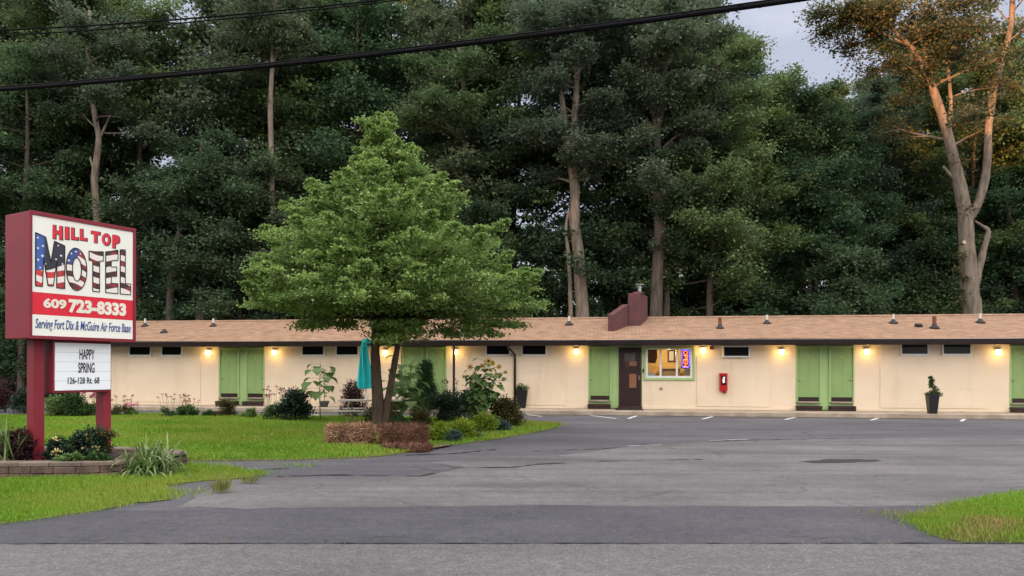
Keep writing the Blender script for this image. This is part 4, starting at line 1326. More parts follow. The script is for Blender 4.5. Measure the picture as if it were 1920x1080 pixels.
# closed teal parasol standing through the picnic table
tb = ground(712, 797); tb.z = 0.02
um = thing('patio_umbrella', 'closed teal parasol standing beside the garden tree trunk', 'umbrella', (at(686, 700, tb.y + 0.4).x, tb.y + 0.4, 0.0))
sc_ = F / (tb.y + 0.4)
zt, zb_ = EYE + (HYP - 634) / sc_, EYE - (729 - HYP) / sc_
q = MB()
prof = []
for i in range(15):
    u = i / 14
    prof.append((0.025 + 0.055 * min(u * 7, 1) + 0.135 * u ** 1.1 - (0.05 * max(0, (u - .86) / .14)), zt - 0.03 - (zt - zb_ - 0.03) * u))
q.lathe(prof, 40, 0, None, lambda a, i: 1 + (0.05 + 0.022 * i) * math.cos(8 * a + 0.5 * math.sin(i * .4)) * 0.9 + 0.07 * math.cos(3 * a + i * 0.12))
can = q.build('canopy', MAT['teal'], um, smooth=True)
can.rotation_euler = (0, R(-1.5), 0)
q = MB(); q.tube([(0, 0, 0), (0, 0, zt + 0.05)], 0.02, 8); q.build('pole', MAT['white_frame'], um)
q = MB()
rr = []
for k in range(24):
    a = k * 2 * math.pi / 24
    rr.append((0.13 * math.cos(a), 0.13 * math.sin(a), zt - 0.28))
q.tube(rr + [rr[0]], 0.02, 5, cap=False)
q.lathe([(0.01, 0.0), (0.10, -0.04), (0.12, -0.14), (0.02, -0.15)], 8, 0, Matrix.Translation((0.06, -0.08, zt - 0.02)))
q.build('tie_strap', MAT['teal'], um)
q = MB(); q.lathe([(0.2, 0), (0.2, 0.05), (0.04, 0.09), (0.03, 0.3)], 16); q.build('base', MAT['grey_pot'], um)

tbl = thing('picnic_table', 'weathered pale wooden picnic table behind the garden tree', 'picnic table', (at(694, 760, tb.y + 0.35).x, tb.y + 0.45, 0.0), R(4))
q = MB()
for k in range(5):
    q.box(-0.93, 0.93, -0.36 + k * 0.145, -0.36 + k * 0.145 + 0.138, 0.70, 0.74)
q.build('tabletop', MAT['table_wood'], tbl, bevel=0.006)
for sgn in (-1, 1):
    q = MB()
    for k in range(2):
        y0 = sgn * 0.72 + (-0.145 + k * 0.148)
        q.box(-0.93, 0.93, y0, y0 + 0.14, 0.41, 0.45)
    q.build('bench', MAT['table_wood'], tbl, bevel=0.006)
for x_ in (-0.62, 0.62):
    for sgn in (-1, 1):
        q = MB()
        q.add([(x_ - .02, sgn * .24, .70), (x_ + .02, sgn * .24, .70), (x_ + .02, sgn * .34, .70), (x_ - .02, sgn * .34, .70),
               (x_ - .02, sgn * .58, 0), (x_ + .02, sgn * .58, 0), (x_ + .02, sgn * .68, 0), (x_ - .02, sgn * .68, 0)],
              [(0, 1, 2, 3), (7, 6, 5, 4), (0, 4, 5, 1), (1, 5, 6, 2), (2, 6, 7, 3), (3, 7, 4, 0)])
        q.build('leg', MAT['leg_wood'], tbl)
    q = MB(); q.box(x_ + .022, x_ + .06, -.80, .80, .33, .408); q.box(x_ + .022, x_ + .06, -.34, .34, .62, .698)
    q.build('brace', MAT['leg_wood'], tbl)


# straw bales
def bale(label, loc, rz, L, Wd, Hg, seed, mat, mats_n=5200, shag=0.05, rx=0.0):
    rng = np.random.default_rng(seed)
    root = thing('straw_bale', label, 'straw bale', loc, rz, 'straw bales on the lawn edge')
    # body: rounded lumpy block
    nx_, ny_, nz_ = 14, 8, 7
    q = MB()
    def P(u, v, w):
        b = 0.10
        x, y, z = (u - .5) * L, (v - .5) * Wd, w * Hg
        k = 1 - 0.16 * (abs(2 * u - 1) ** 6 + abs(2 * w - 1) ** 6 * .5)
        lump = 0.025 * math.sin(u * 17 + seed) * math.cos(v * 9 + w * 7) - 0.02 * (abs(math.sin(w * 3.14159 * 2)) < .25)
        return (x * (1 - 0.05 * abs(2 * w - 1) ** 4), y * k * (1 - 0.06 * abs(2 * w - 1) ** 4) + lump * np.sign(v - .5), z + lump)
    idx = {}
    vs = []
    def vid(i, j, k):
        if (i, j, k) not in idx:
            idx[(i, j, k)] = len(vs); vs.append(P(i / nx_, j / ny_, k / nz_))
        return idx[(i, j, k)]
    fs = []
    for i in range(nx_):
        for k in range(nz_):
            fs.append((vid(i, 0, k), vid(i + 1, 0, k), vid(i + 1, 0, k + 1), vid(i, 0, k + 1)))
            fs.append((vid(i, ny_, k), vid(i, ny_, k + 1), vid(i + 1, ny_, k + 1), vid(i + 1, ny_, k)))
    for j in range(ny_):
        for k in range(nz_):
            fs.append((vid(0, j, k), vid(0, j, k + 1), vid(0, j + 1, k + 1), vid(0, j + 1, k)))
            fs.append((vid(nx_, j, k), vid(nx_, j + 1, k), vid(nx_, j + 1, k + 1), vid(nx_, j, k + 1)))
    for i in range(nx_):
        for j in range(ny_):
            fs.append((vid(i, j, nz_), vid(i + 1, j, nz_), vid(i + 1, j + 1, nz_), vid(i, j + 1, nz_)))
    q.add(vs, fs)
    q.build('body', MAT['straw_core'], root, smooth=True)
    N = mats_n
    fi = rng.integers(0, len(fs), N)
    VS = np.array(vs); FS = np.array(fs)
    a, b, c, d = (VS[FS[fi, k]] for k in range(4))
    u, w = rng.random((N, 1)), rng.random((N, 1))
    base = (a * (1 - u) + b * u) * (1 - w) + (d * (1 - u) + c * u) * w
    nrm = norm(np.cross(b - a, d - a))
    tang = norm(rng.normal(0, 1, (N, 3)) * np.array([1.0, .6, .45]))
    dr_ = norm(tang + nrm * rng.uniform(0.0, .7, (N, 1)) + np.array([0, 0, -0.25]))
    ln = rng.uniform(0.05, 0.15, N) * (shag / 0.05)
    sd2 = norm(np.cross(dr_, nrm + rng.normal(0, .3, (N, 3)))) * rng.uniform(.003, .008, (N, 1))
    var = np.clip(rng.normal(.45, .22, N) + 0.15 * np.sin(base[:, 0] * 11), 0, 1)
    quad_mesh('loose_straw', rhombs(base - nrm * .01, dr_ * ln[:, None], sd2, -0.012), var, MAT[mat], root)
    for xx in (-L * .2, L * .2):
        tq = MB()
        tq.tube([(xx, -Wd / 2 - .012, 0.02), (xx, -Wd / 2 - .016, Hg * .5), (xx, -Wd / 2 + .02, Hg + .012), (xx, Wd / 2 - .02, Hg + .012), (xx, Wd / 2, .02)], .004, 4)
        tq.build('twine', MAT['twig'], root)
    return root


b1 = ground(655, 838); b2 = ground(752, 838)
bale('tan brown straw bale slumping beside the darker bale', (b1.x - .03, b1.y + .22, 0.02), R(15), .94, .46, .44, 3, 'straw_tan', 6500, .055)
bale('dark reddish straw bale resting on the flattened one', (b2.x + .04, b2.y + .16, 0.10), R(-9), .92, .46, .37, 5, 'straw', 6500, .05)
b3 = ground(758, 848)
bale('flattened straw bale under the dark reddish bale', (b3.x + .02, b3.y + .24, 0.01), R(-9), .86, .50, .13, 8, 'straw', 3500, .05)


# ------------------------------------------------------------------ shrubs and flowers
def shrub(name, label, px, py, wpx, hpx, leaf, seed, cat='shrub', lsize=0.05, n=26, per=110, z=0.03, depth=0.8, shape='dome', aspect=0.36, group=None, lift=0.2, flat=0.7, stems=6, stemmat='twig', flowers=None, outward=0.6, Y=None):
    """shrub whose base centre stands at the pixel, its width and height given in photo pixels"""
    g = ground(px, py, z)
    if Y: g = at(px, py, Y); g.z = z
    k = F / g.y
    w, h = wpx / k, hpx / k
    rng = np.random.default_rng(seed)
    root = thing(name, label, cat, (g.x, g.y + w * depth * .3, z), 0, group)
    cent, rad = [], []
    for i in range(n):
        for _ in range(40):
            if shape == 'cone':
                t = rng.random() ** 1.3
                rr = (1 - t) ** .75 * rng.uniform(.45, .95)
                a = rng.uniform(0, 6.283)
                c = (rr * math.cos(a) * w * .42, rr * math.sin(a) * w * .42 * depth, h * (.08 + .86 * t)); break
            u = rng.uniform(-1, 1, 3); u[2] = rng.uniform(0, 1)
            if shape == 'vase':
                lim = .35 + .65 * u[2]
                if math.hypot(u[0], u[1]) < lim and u[2] > .15:
                    c = (u[0] * w * .42, u[1] * w * .42 * depth, u[2] * h * .9); break
            else:
                q_ = u[0] ** 2 + u[1] ** 2 + (u[2] * 1.0) ** 2
                if .25 < q_ < 1.0:
                    c = (u[0] * w * .43, u[1] * w * .43 * depth, (.12 + .80 * u[2]) * h); break
        cent.append(c); rad.append(min(w, h * 1.2) * (.23 if shape != 'cone' else .17) * rng.uniform(.7, 1.2))
    V, var = leaf_cloud(rng, cent, rad, int(per * 1.45), lsize, flat, lift, aspect=aspect, outward=outward)
    V[:, :, 2] = np.maximum(V[:, :, 2], 0.0)
    quad_mesh('foliage', V, var, MAT[leaf], root)
    q = MB()
    for i in range(stems):
        a = rng.uniform(0, 6.283); c = cent[int(rng.integers(len(cent)))]
        q.tube([(.03 * math.cos(a), .03 * math.sin(a), -.02), (c[0] * .4, c[1] * .4, c[2] * .5), c], [.014, .010, .005], 5)
    q.build('stem', MAT[stemmat], root)
    if flowers:
        mat, nf, fs = flowers
        fc = [cent[int(rng.integers(len(cent)))] for _ in range(nf)]
        P = np.array(fc) + rng.normal(0, 1, (nf, 3)) * np.array([w, w * depth, h]) * .10
        P[:, 1] -= w * depth * .22
        P[:, 2] = np.maximum(P[:, 2], h * .3) + h * .06
        V, var = leaf_cloud(rng, P, [fs * .6] * nf, 14, fs, .6, .2, aspect=.5, outward=1.0)
        quad_mesh('blossom', V, var, MAT[mat], root)
    return root


def stalk_flowers(name, label, px, py, wpx, hpx, n, leaf, petal, seed, fs=0.05, z=0.03, stem_h=(0.6, 1.0), group=None):
    """loose clump: leaves low down, thin stalks carrying flower heads"""
    root = shrub(name, label, px, py, wpx, hpx * .5, leaf, seed, 'flowers', .07, 14, 60, z, .7, 'dome', .3, group, .35, stems=3, stemmat='green_stem')
    k = F / ground(px, py, z).y
    w, h = wpx / k, hpx / k
    rng = np.random.default_rng(seed + 500)
    q = MB(); heads = []
    for i in range(n):
        x, y = rng.uniform(-.45, .45) * w, rng.uniform(-.25, .25) * w
        hh = h * rng.uniform(*stem_h)
        q.tube([(x * .6, y * .6, 0), (x * .85, y, hh * .55), (x + rng.uniform(-.03, .03), y, hh)], [.006, .005, .004], 4)
        heads.append((x, y, hh))
    q.build('flower_stalk', MAT['green_stem'], root)
    V, var = leaf_cloud(rng, heads, [fs * .5] * n, 12, fs, .6, .1, aspect=.45, outward=1.2)
    quad_mesh('blossom', V, var, MAT[petal], root)
    return root


def strap_plant(name, label, px, py, wpx, hpx, n, seed, leaf='leaf_strap', width=.016, z=.03, droop=1.0, upright=.5):
    g = ground(px, py, z); k = F / g.y
    w, h = wpx / k, hpx / k
    rng = np.random.default_rng(seed)
    root = thing(name, label, 'plant', (g.x, g.y + .15, z))
    Q, var = [], []
    for i in range(n):
        a = rng.uniform(0, 6.283); L = rng.uniform(.55, 1.1) * max(h * 1.35, w * .55)
        el = rng.uniform(upright, 1.45)
        d = np.array([math.cos(a) * math.cos(el), math.sin(a) * math.cos(el) * .8, math.sin(el)])
        p = np.array([rng.normal(0, .13) * w, rng.normal(0, .09) * w, 0.0])
        s = np.array([-math.sin(a), math.cos(a), 0])
        bend = rng.uniform(.6, 1.5) * droop
        seg = 7
        pv = None
        v = rng.random()
        for j in range(seg + 1):
            t = j / seg
            ww = width * (1 - t ** 2.5) * (.7 + .6 * t) * rng.uniform(.95, 1.05)
            l_, r_ = p - s * ww, p + s * ww
            if pv is not None:
                Q.append([pv[0], pv[1], r_, l_]); var.append(v)
            pv = (l_, r_)
            p = p + d * L / seg
            p[2] = max(p[2], .01)
            d = d + np.array([0, 0, -bend * .28 * (t + .3)])
            d = d / np.linalg.norm(d)
    quad_mesh('blade', np.array(Q), var, MAT[leaf], root)
    q = MB(); q.lathe([(w * .10, 0), (w * .12, .03), (w * .05, .07)], 10); q.build('root_crown', MAT['green_stem'], root)
    return root


def big_leaf(q, base, dirv, L, Wd, curl, mi=0):
    """one broad heart-shaped leaf, drooping along its length"""
    d = Vector(dirv).normalized()
    s = d.cross(Vector((0, 0, 1)))
    s = s.normalized() if s.length > 1e-4 else Vector((1, 0, 0))
    prof = [0.0, .72, 1.0, .92, .62, .28, .02]
    p = Vector(base)
    rows = []
    for i, w in enumerate(prof):
        up = s.cross(d)
        ww = Wd * .5 * w
        rows.append((p - s * ww - up * ww * -.25, p.copy(), p + s * ww - up * ww * -.25))
        p = p + d * L / 6
        d = (d + Vector((0, 0, -curl / 6))).normalized()
    vs, fs = [], []
    for r_ in rows: vs += list(r_)
    for i in range(6):
        fs += [(3 * i, 3 * i + 1, 3 * i + 4, 3 * i + 3), (3 * i + 1, 3 * i + 2, 3 * i + 5, 3 * i + 4)]
    q.add(vs, fs, mi)


def set_var(o, seed):
    rng = np.random.default_rng(seed)
    a = o.data.attributes.new('var', 'FLOAT', 'FACE')
    v = np.repeat(rng.random(len(o.data.polygons) // 12 + 1), 12)[:len(o.data.polygons)]
    a.data.foreach_set('value', v.astype(np.float32))


def sunflower(label, px, py, hpx, nleaf, leafL, seed, heads=(), Y=None, spread=0.5, z=.03, stemr=.016, multi=1, rise=(0.2, 0.95), leaf='leaf_sun'):
    g = ground(px, py, z) if Y is None else at(px, py, Y)
    g.z = z
    k = F / g.y; h = hpx / k
    r_ = random.Random(seed)
    root = thing('sunflower', label, 'sunflower', (g.x, g.y, z))
    st = MB(); lf = MB()
    for mN in range(multi):
        ox, oy = (0, 0) if mN == 0 else (r_.uniform(-.3, .3) * spread, r_.uniform(-.2, .2) * spread)
        hh = h * (1 if mN == 0 else r_.uniform(.7, .95))
        bend = r_.uniform(-.05, .05)
        pts = [Vector((ox * t + bend * math.sin(t * 3), oy * t, hh * t)) for t in [i / 8 for i in range(9)]]
        st.tube(pts, [stemr * (1 - .5 * i / 8) for i in range(9)], 7)
        for i in range(nleaf):
            t = rise[0] + (rise[1] - rise[0]) * (i + r_.random() * .6) / nleaf
            P = Vector((ox * t + bend * math.sin(t * 3), oy * t, hh * t))
            a = i * 2.4 + r_.uniform(-.4, .4)
            d = Vector((math.cos(a), math.sin(a), r_.uniform(.0, .6)))
            pe = P + d.normalized() * leafL * r_.uniform(.45, .8)
            st.tube([P, P.lerp(pe, .5) + Vector((0, 0, .02)), pe], [.006, .005, .004], 4)
            s_ = r_.uniform(.7, 1.15) * (1.1 - .4 * t)
            big_leaf(lf, pe, (d.x, d.y, d.z - .5), leafL * s_, leafL * 1.0 * s_, r_.uniform(.8, 1.8))
    st.build('stem', MAT['green_stem'], root, smooth=True)
    o_ = lf.build('foliage', MAT[leaf], root, smooth=True); set_var(o_, seed)
    for (dx, dy, rad) in [(a_, b_, c_ * .8) for a_, b_, c_ in heads]:                            # head offsets in photo pixels from the base
        c = Vector((dx / k, -0.12 - .1 * r_.random(), -dy / k))
        top = Vector((0, 0, min(max(c.z - .15, .3), h)))
        q = MB(); q.tube([top, top.lerp(c, .6) + Vector((0, .03, .03)), c + Vector((0, .02, 0))], [.008, .007, .007], 5); q.build('flower_stalk', MAT['green_stem'], root)
        tilt = Matrix.Translation(c) @ Matrix.Rotation(R(r_.uniform(60, 85)), 4, 'X') @ Matrix.Rotation(R(r_.uniform(-20, 20)), 4, 'Y')
        q = MB(); q.lathe([(rad * .30, -.012), (rad * .34, .004), (rad * .24, .014), (.005, .016)], 12, 0, tilt); hd = q.build('flower_disc', MAT['seed_disc'], root, smooth=True)
        V = []
        for j in range(18):
            a = j * 2 * math.pi / 18 + r_.uniform(-.1, .1)
            rr_ = rad * r_.uniform(.85, 1.05)
            pts = [(math.cos(a + dd) * q_, math.sin(a + dd) * q_, zz) for dd, q_, zz in ((0, rad * .28, .006), (.2, rad * .72, .016), (0, rr_ * 1.15, .008), (-.2, rad * .72, .016))]
            V.append([tuple(tilt @ Vector(p)) for p in pts])
        quad_mesh('petal', np.array(V), np.random.default_rng(seed).random(18), MAT['petal_yellow'], hd)
    return root


# tall planters on the motel walk
def tall_planter(label, px, py, hpx, wtop, wbot, sides=4):
    g = ground(px, py, Z0); k = F / g.y
    h = hpx / k; a, b = wtop / k / 2, wbot / k / 2
    root = thing('planter', label, 'planter', g, RZ)
    q = MB()
    q.add([(-b, -b, 0), (b, -b, 0), (b, b, 0), (-b, b, 0), (-a, -a, h), (a, -a, h), (a, a, h), (-a, a, h), (-a * .85, -a * .85, h), (a * .85, -a * .85, h), (a * .85, a * .85, h), (-a * .85, a * .85, h),
           (-a * .8, -a * .8, h - .06), (a * .8, -a * .8, h - .06), (a * .8, a * .8, h - .06), (-a * .8, a * .8, h - .06)],
          [(0, 3, 2, 1), (0, 1, 5, 4), (1, 2, 6, 5), (2, 3, 7, 6), (3, 0, 4, 7), (4, 5, 9, 8), (5, 6, 10, 9), (6, 7, 11, 10), (7, 4, 8, 11), (8, 9, 13, 12), (9, 10, 14, 13), (10, 11, 15, 14), (11, 8, 12, 15)])
    q.build('pot', MAT['black_pot'], root, bevel=.008)
    q = MB(); q.box(-a * .79, a * .79, -a * .79, a * .79, h - .09, h - .058); q.build('potting_soil', MAT['soil'], root)
    return root, g, h, k


pr, g, h, k = tall_planter('black tapered planter standing alone before the right cream wall', 1748, 775.5, 37, 19, 13)
tr_ = Tree(71)
pr2 = thing('potted_spiral_shrub', 'small twisted spiral shrub growing in the lone black planter', 'potted plant', g + Vector((0, 0, h - .06)), RZ)
cent = [(0.02, 0, .05), (-.12, -.05, .05), (.12, .0, .07), (.20, -.04, .04), (.02, -.08, .09), (.10, 0, .2), (.03, 0, .30), (-.03, 0, .38), (-.04, 0, .46), (-.01, 0, .53), (-.07, 0, .62)]
rad = [.12, .12, .12, .10, .12, .11, .09, .08, .07, .06, .045]
V, var = leaf_cloud(np.random.default_rng(72), cent, [q_ * 0.95 for q_ in rad], 200, .045, .8, .2, aspect=.36); quad_mesh('foliage', V, var, MAT['leaf_potted'], pr2)
q = MB(); q.tube([(0, 0, -.02), (.05, 0, .2), (-.03, 0, .4), (-.06, 0, .62)], [.015, .012, .008, .005], 6); q.build('stem', MAT['twig'], pr2)
pr, g, h, k = tall_planter('black tapered planter beside the kinked downspout', 979, 765, 34, 22, 14)
pr2 = thing('potted_flowers', 'leafy plant with pale blooms in the planter by the downspout', 'potted plant', g + Vector((0, 0, h - .06)), RZ)
cent = [(random.Random(i).uniform(-.2, .2) * (1.3 if i % 3 == 0 else 1), random.Random(i + 9).uniform(-.15, .15), .05 + .2 * random.Random(i + 40).random()) for i in range(16)]
V, var = leaf_cloud(np.random.default_rng(73), cent, [.10] * 16, 40, .06, .7, .2, aspect=.38); quad_mesh('foliage', V, var, MAT['leaf_bush'], pr2)
V, var = leaf_cloud(np.random.default_rng(74), cent[:6], [.06] * 6, 8, .05, .7, .4, aspect=.5); V[:, :, 2] += .08; quad_mesh('blossom', V, var, MAT['petal_cream'], pr2)
q = MB()
for c in cent[:6]: q.tube([(0, 0, -.02), (c[0] * .5, c[1] * .5, c[2] * .6), c], [.008, .006, .004], 4)
q.build('stem', MAT['green_stem'], pr2)
g = ground(608, 763, Z0)
pt_ = thing('grey_plant_pot', 'round grey pot on the walk behind the left sunflower', 'plant pot', g)
q = MB(); q.lathe([(.13, 0), (.20, .22), (.21, .24), (.18, .24), (.17, .19)], 18); q.build('pot', MAT['grey_pot'], pt_, smooth=True)
q = MB(); q.lathe([(.17, .185), (.01, .2)], 14); q.build('potting_soil', MAT['soil'], pt_)
pr2 = thing('potted_vine', 'thin stake vine growing in the round grey pot', 'potted plant', g + Vector((0, 0, .2)))
q = MB(); q.tube([(0, 0, -.02), (.01, 0, .6), (-.02, 0, 1.3)], [.015, .012, .008], 6); q.build('stem', MAT['twig'], pr2)
V, var = leaf_cloud(np.random.default_rng(75), [(0, 0, .3 + .12 * i) for i in range(9)], [.10] * 9, 12, .09, .9, -.1, aspect=.42); quad_mesh('foliage', V, var, MAT['leaf_bush'], pr2)

# garden island planting
sheet('mulch_bed', ragged(gp((760, 838), (830, 838), (960, 812), (990, 800), (960, 788), (860, 782), (760, 786)), .3, .05, 15), .024, MAT['mulch'])
shrub('arborvitae', 'narrow pointed arborvitae in front of the green room door', 796, 775, 60, 102, 'leaf_thuja', 101, 'conifer', .05, 170, 150, shape='cone', lift=.5, aspect=.3)
shrub('dark_yew', 'dark clipped yew left of its twin, below the arborvitae', 832, 792, 78, 56, 'leaf_yew', 102, 'shrub', .055, 34, 120, lift=.3, shape='vase', depth=.7)
shrub('dark_yew', 'dark yew with bare grey stems between the left yew and the sunflower', 885, 790, 80, 58, 'leaf_yew', 103, 'shrub', .055, 34, 120, lift=.3, shape='vase', depth=.7)
shrub('light_green_shrub', 'brighter green shrub rising behind the two dark yews', 862, 782, 90, 38, 'leaf_bush', 104, 'shrub', .06, 24, 90)
shrub('russet_shrub', 'rounded russet tipped shrub at the far end of the island bed', 949, 800, 58, 58, 'leaf_russet', 105, 'shrub', .06, 40, 130, depth=.9)
shrub('russet_shrub', 'small orange tipped shrub behind the dark straw bale', 789, 802, 42, 36, 'leaf_russet', 106, 'shrub', .055, 20, 90)
shrub('golden_shrub', 'low golden shrub beside the dark straw bale', 822, 826, 44, 36, 'leaf_lime', 107, 'shrub', .045, 20, 110, lift=.4)
shrub('golden_shrub', 'golden shrub in the middle of the three low yellow ones', 864, 822, 52, 40, 'leaf_lime', 108, 'shrub', .045, 24, 110, lift=.4)
shrub('golden_shrub', 'yellow green shrub with a raised peak below the sunflower', 908, 810, 50, 42, 'leaf_lime', 109, 'shrub', .045, 26, 110, lift=.5)
shrub('blue_juniper', 'small blue green mound at the front edge between golden shrubs', 848, 828, 30, 22, 'leaf_blue', 110, 'shrub', .035, 14, 110)
shrub('blue_juniper', 'flat blue green mat between the golden shrub and the sunflower shrub', 886, 820, 38, 14, 'leaf_blue', 111, 'shrub', .035, 14, 100)
shrub('blue_juniper', 'blue green mound under the big russet shrub', 944, 809, 34, 20, 'leaf_blue', 112, 'shrub', .035, 16, 110)
shrub('tree_skirt', 'dark brushy growth around the foot of the garden tree', 716, 806, 66, 52, 'leaf_russet', 113, 'shrub', .05, 30, 100, Y=20.3)
shrub('weedy_clump', 'olive weeds between the tree foot and the picnic table end', 745, 806, 60, 30, 'leaf_bush', 114, 'weeds', .05, 16, 70)
stalk_flowers('pink_flowers', 'small red pink flowers rising behind the twin yews', 842, 788, 34, 80, 9, 'leaf_bush', 'petal_red', 115, .045, stem_h=(.85, 1.0))
sunflower('tall branching sunflower with yellow heads beside the kinked downspout', 908, 798, 122, 26, .32, 116,
          heads=[(8, -121, .13), (-26, -110, .11), (28, -110, .10), (-8, -78, .12), (12, -104, .09), (-38, -92, .07), (22, -92, .09), (36, -86, .08), (-4, -112, .10), (-18, -98, .08), (16, -116, .09), (40, -100, .08)], multi=5, spread=1.5, rise=(.3, 1.0))
sunflower('single sunflower stalk with broad leaves in front of the grey pot', 601, 789, 108, 18, .46, 117, spread=.3, rise=(.4, 1.0), stemr=.022, leaf='leaf_sun')
sunflower('leafy unopened sunflower clump standing behind the tree trunk', 752, 786, 124, 14, .46, 118, multi=4, spread=1.2, Y=23.5, rise=(.15, 1.0), leaf='leaf_sun')
sunflower('bending sunflower with drooping top beside the arborvitae', 768, 784, 112, 14, .42, 119, multi=1, spread=1.0, Y=23.0, rise=(.2, 1.0), leaf='leaf_sun')
g = ground(664, 782)
shrub('purple_shrub', 'rounded purple red feathery shrub behind the picnic bench', 664, 783, 50, 74, 'leaf_purple', 120, 'shrub', .11, 40, 90, aspect=.11, lift=.35, outward=1.0)

# flower strip along the back of the lawn
shrub('purple_barberry', 'dark purple barberry at the far left behind the lawn', 2, 772, 50, 64, 'leaf_purple', 130, 'shrub', .06, 36, 110)
shrub('rounded_shrub', 'blue green rounded shrub left of the red sign post', 40, 778, 44, 54, 'leaf_yew', 131, 'shrub', .06, 30, 110)
shrub('leafy_bush', 'wide green bush seen below the message board', 128, 781, 64, 44, 'leaf_bush', 132, 'shrub', .07, 30, 110)
shrub('leafy_bush', 'green bush between the sign posts with a paler left side', 98, 781, 44, 40, 'leaf_sun', 133, 'shrub', .07, 20, 80)
stalk_flowers('pink_phlox', 'pink flowering plant behind the rear sign post', 168, 781, 46, 48, 22, 'leaf_bush', 'petal_pink', 134, .08, stem_h=(.7, 1.0))
stalk_flowers('zinnia_clump', 'reddish flowers on thin stalks right of the rear sign post', 226, 780, 50, 40, 10, 'leaf_russet', 'petal_red', 135, .042, stem_h=(.7, 1.0))
stalk_flowers('zinnia_clump', 'small clump with one pink bloom at the lawn edge', 246, 780, 20, 26, 4, 'leaf_sun', 'petal_pink', 136, .08, stem_h=(.8, 1.0))
stalk_flowers('zinnia_clump', 'tall thin red flowers in the middle of the lawn edge', 318, 781, 76, 42, 16, 'leaf_bush', 'petal_red', 137, .042, stem_h=(.75, 1.0))
stalk_flowers('zinnia_clump', 'dark red seed heads on stalks beside the low green mound', 350, 781, 40, 38, 9, 'leaf_bush', 'petal_red', 138, .04, stem_h=(.75, 1.0))
shrub('low_mound', 'low green mound in the flower strip before the wall', 385, 783, 36, 14, 'leaf_bush', 139, 'shrub', .05, 14, 90)
shrub('bronze_shrub', 'round bronze green shrub below the first green doors', 419, 783, 36, 34, 'leaf_russet', 140, 'shrub', .05, 26, 110)
shrub('low_mound', 'spiky light green plant below the second green door', 466, 784, 30, 18, 'leaf_sun', 141, 'shrub', .07, 12, 60, lift=.6)
shrub('holly_shrub', 'dark glossy shrub beside the red flower stalks', 549, 789, 62, 60, 'leaf_yew', 142, 'shrub', .075, 44, 110)
stalk_flowers('red_flowers', 'tall red flower stalks leaning beside the dark glossy shrub', 510, 788, 38, 64, 14, 'leaf_bush', 'petal_red', 143, .05, stem_h=(.65, 1.0))

# retaining wall of the sign bed and its planting
WALL = [(-11.6, 10.2), (-9.4, 10.62), (-8.4, 10.78), (-7.4, 10.86), (-6.5, 10.90), (-5.95, 11.02), (-5.72, 11.35), (-5.62, 11.9), (-5.50, 12.35)]
BACKW = [(-5.45, 12.42), (-6.0, 12.85), (-7.0, 13.1), (-8.5, 13.1), (-11.6, 12.8)]
rw = thing('retaining_wall', 'low curved block retaining wall around the sign bed', 'wall', (0, 0, 0))
rnd = random.Random(17)


def block_course(path, z0, z1, L, off, mat, name, wd=.2, jit=.006):
    pts = [Vector(p) for p in path]
    seg = [(b - a).length for a, b in zip(pts, pts[1:])]
    tot = sum(seg)
    q = MB()
    u = -off
    while u < tot:
        a_, b_ = max(u, 0) + .004, min(u + L, tot) - .004
        u += L
        if b_ - a_ < .04: continue
        def P(t):
            for s_, (a, b) in zip(seg, zip(pts, pts[1:])):
                if t <= s_: return a.lerp(b, t / s_)
                t -= s_
            return pts[-1]
        A, B = P(a_), P(b_)
        d = (B - A); L2 = d.length; d.normalize()
        M = Matrix.Translation((A.x, A.y, 0)) @ Matrix.Rotation(math.atan2(d.y, d.x), 4, 'Z')
        j = rnd.uniform(-jit, jit)
        q.box(0, L2, -.02 + j, wd + j, z0 + .002, z1 - .002, 0, M)
    return q.build(name, mat, rw, bevel=.012)


for path in (WALL, BACKW):
    block_course(path, 0.0, .115, .32, .05, MAT['block'], 'block_row')
    block_course(path, .115, .215, .32, .21, MAT['block'], 'block_row')
    block_course(path, .215, .285, .45, .1, MAT['cap'], 'cap_row', .24, .004)
bed = [(x + .1, y + .12) for x, y in WALL] + [(x - .1, y - .08) for x, y in BACKW]
mb = MB(); mb.add([(x, y, .235) for x, y in bed], [tuple(range(len(bed)))])
o = mb.build('planting_soil', MAT['soil'], rw)
if o.data.polygons[0].normal.z < 0: o.data.flip_normals()


def bed_at(px, Y, z=.235):
    p = at(px, 700, Y); return CXP + F * p.x / Y, HYP + (EYE - z) * F / Y


def bed_shrub(name, label, px, Y, wpx, hpx, leaf, seed, **kw):
    x, y = bed_at(px, Y)
    return shrub(name, label, x, y, wpx, hpx, leaf, seed, z=.235, **kw)


bed_shrub('purple_barberry', 'dark maroon bush at the left end of the sign bed', 28, 11.5, 64, 60, 'leaf_purple', 150, lsize=.035, n=44, per=150, depth=.7)
bed_shrub('rose_bush', 'rose bush with pale cream blooms at the front sign post', 103, 11.4, 44, 48, 'leaf_yew', 151, lsize=.045, n=30, per=90, cat='rose bush', flowers=('petal_cream', 4, .05))
bed_shrub('rose_bush', 'larger rose bush with yellow blooms before the rear post', 160, 11.7, 66, 62, 'leaf_yew', 152, lsize=.045, n=40, per=100, cat='rose bush', flowers=('petal_cream', 8, .05), depth=.6)
bed_shrub('russet_shrub', 'wispy russet shrub against the rear sign post', 186, 11.75, 50, 56, 'leaf_russet', 153, lsize=.035, n=22, per=60, shape='vase', depth=.5)
bed_shrub('low_mound', 'low light green leaves at the planter cap between the posts', 130, 11.15, 60, 20, 'leaf_sun', 154, lsize=.06, n=16, per=30, depth=.4)
bed_shrub('low_mound', 'mixed low green growth by the cap below the rear post', 178, 11.2, 50, 26, 'leaf_bush', 155, lsize=.045, n=16, per=60, depth=.4)
x, y = bed_at(2, 11.3)
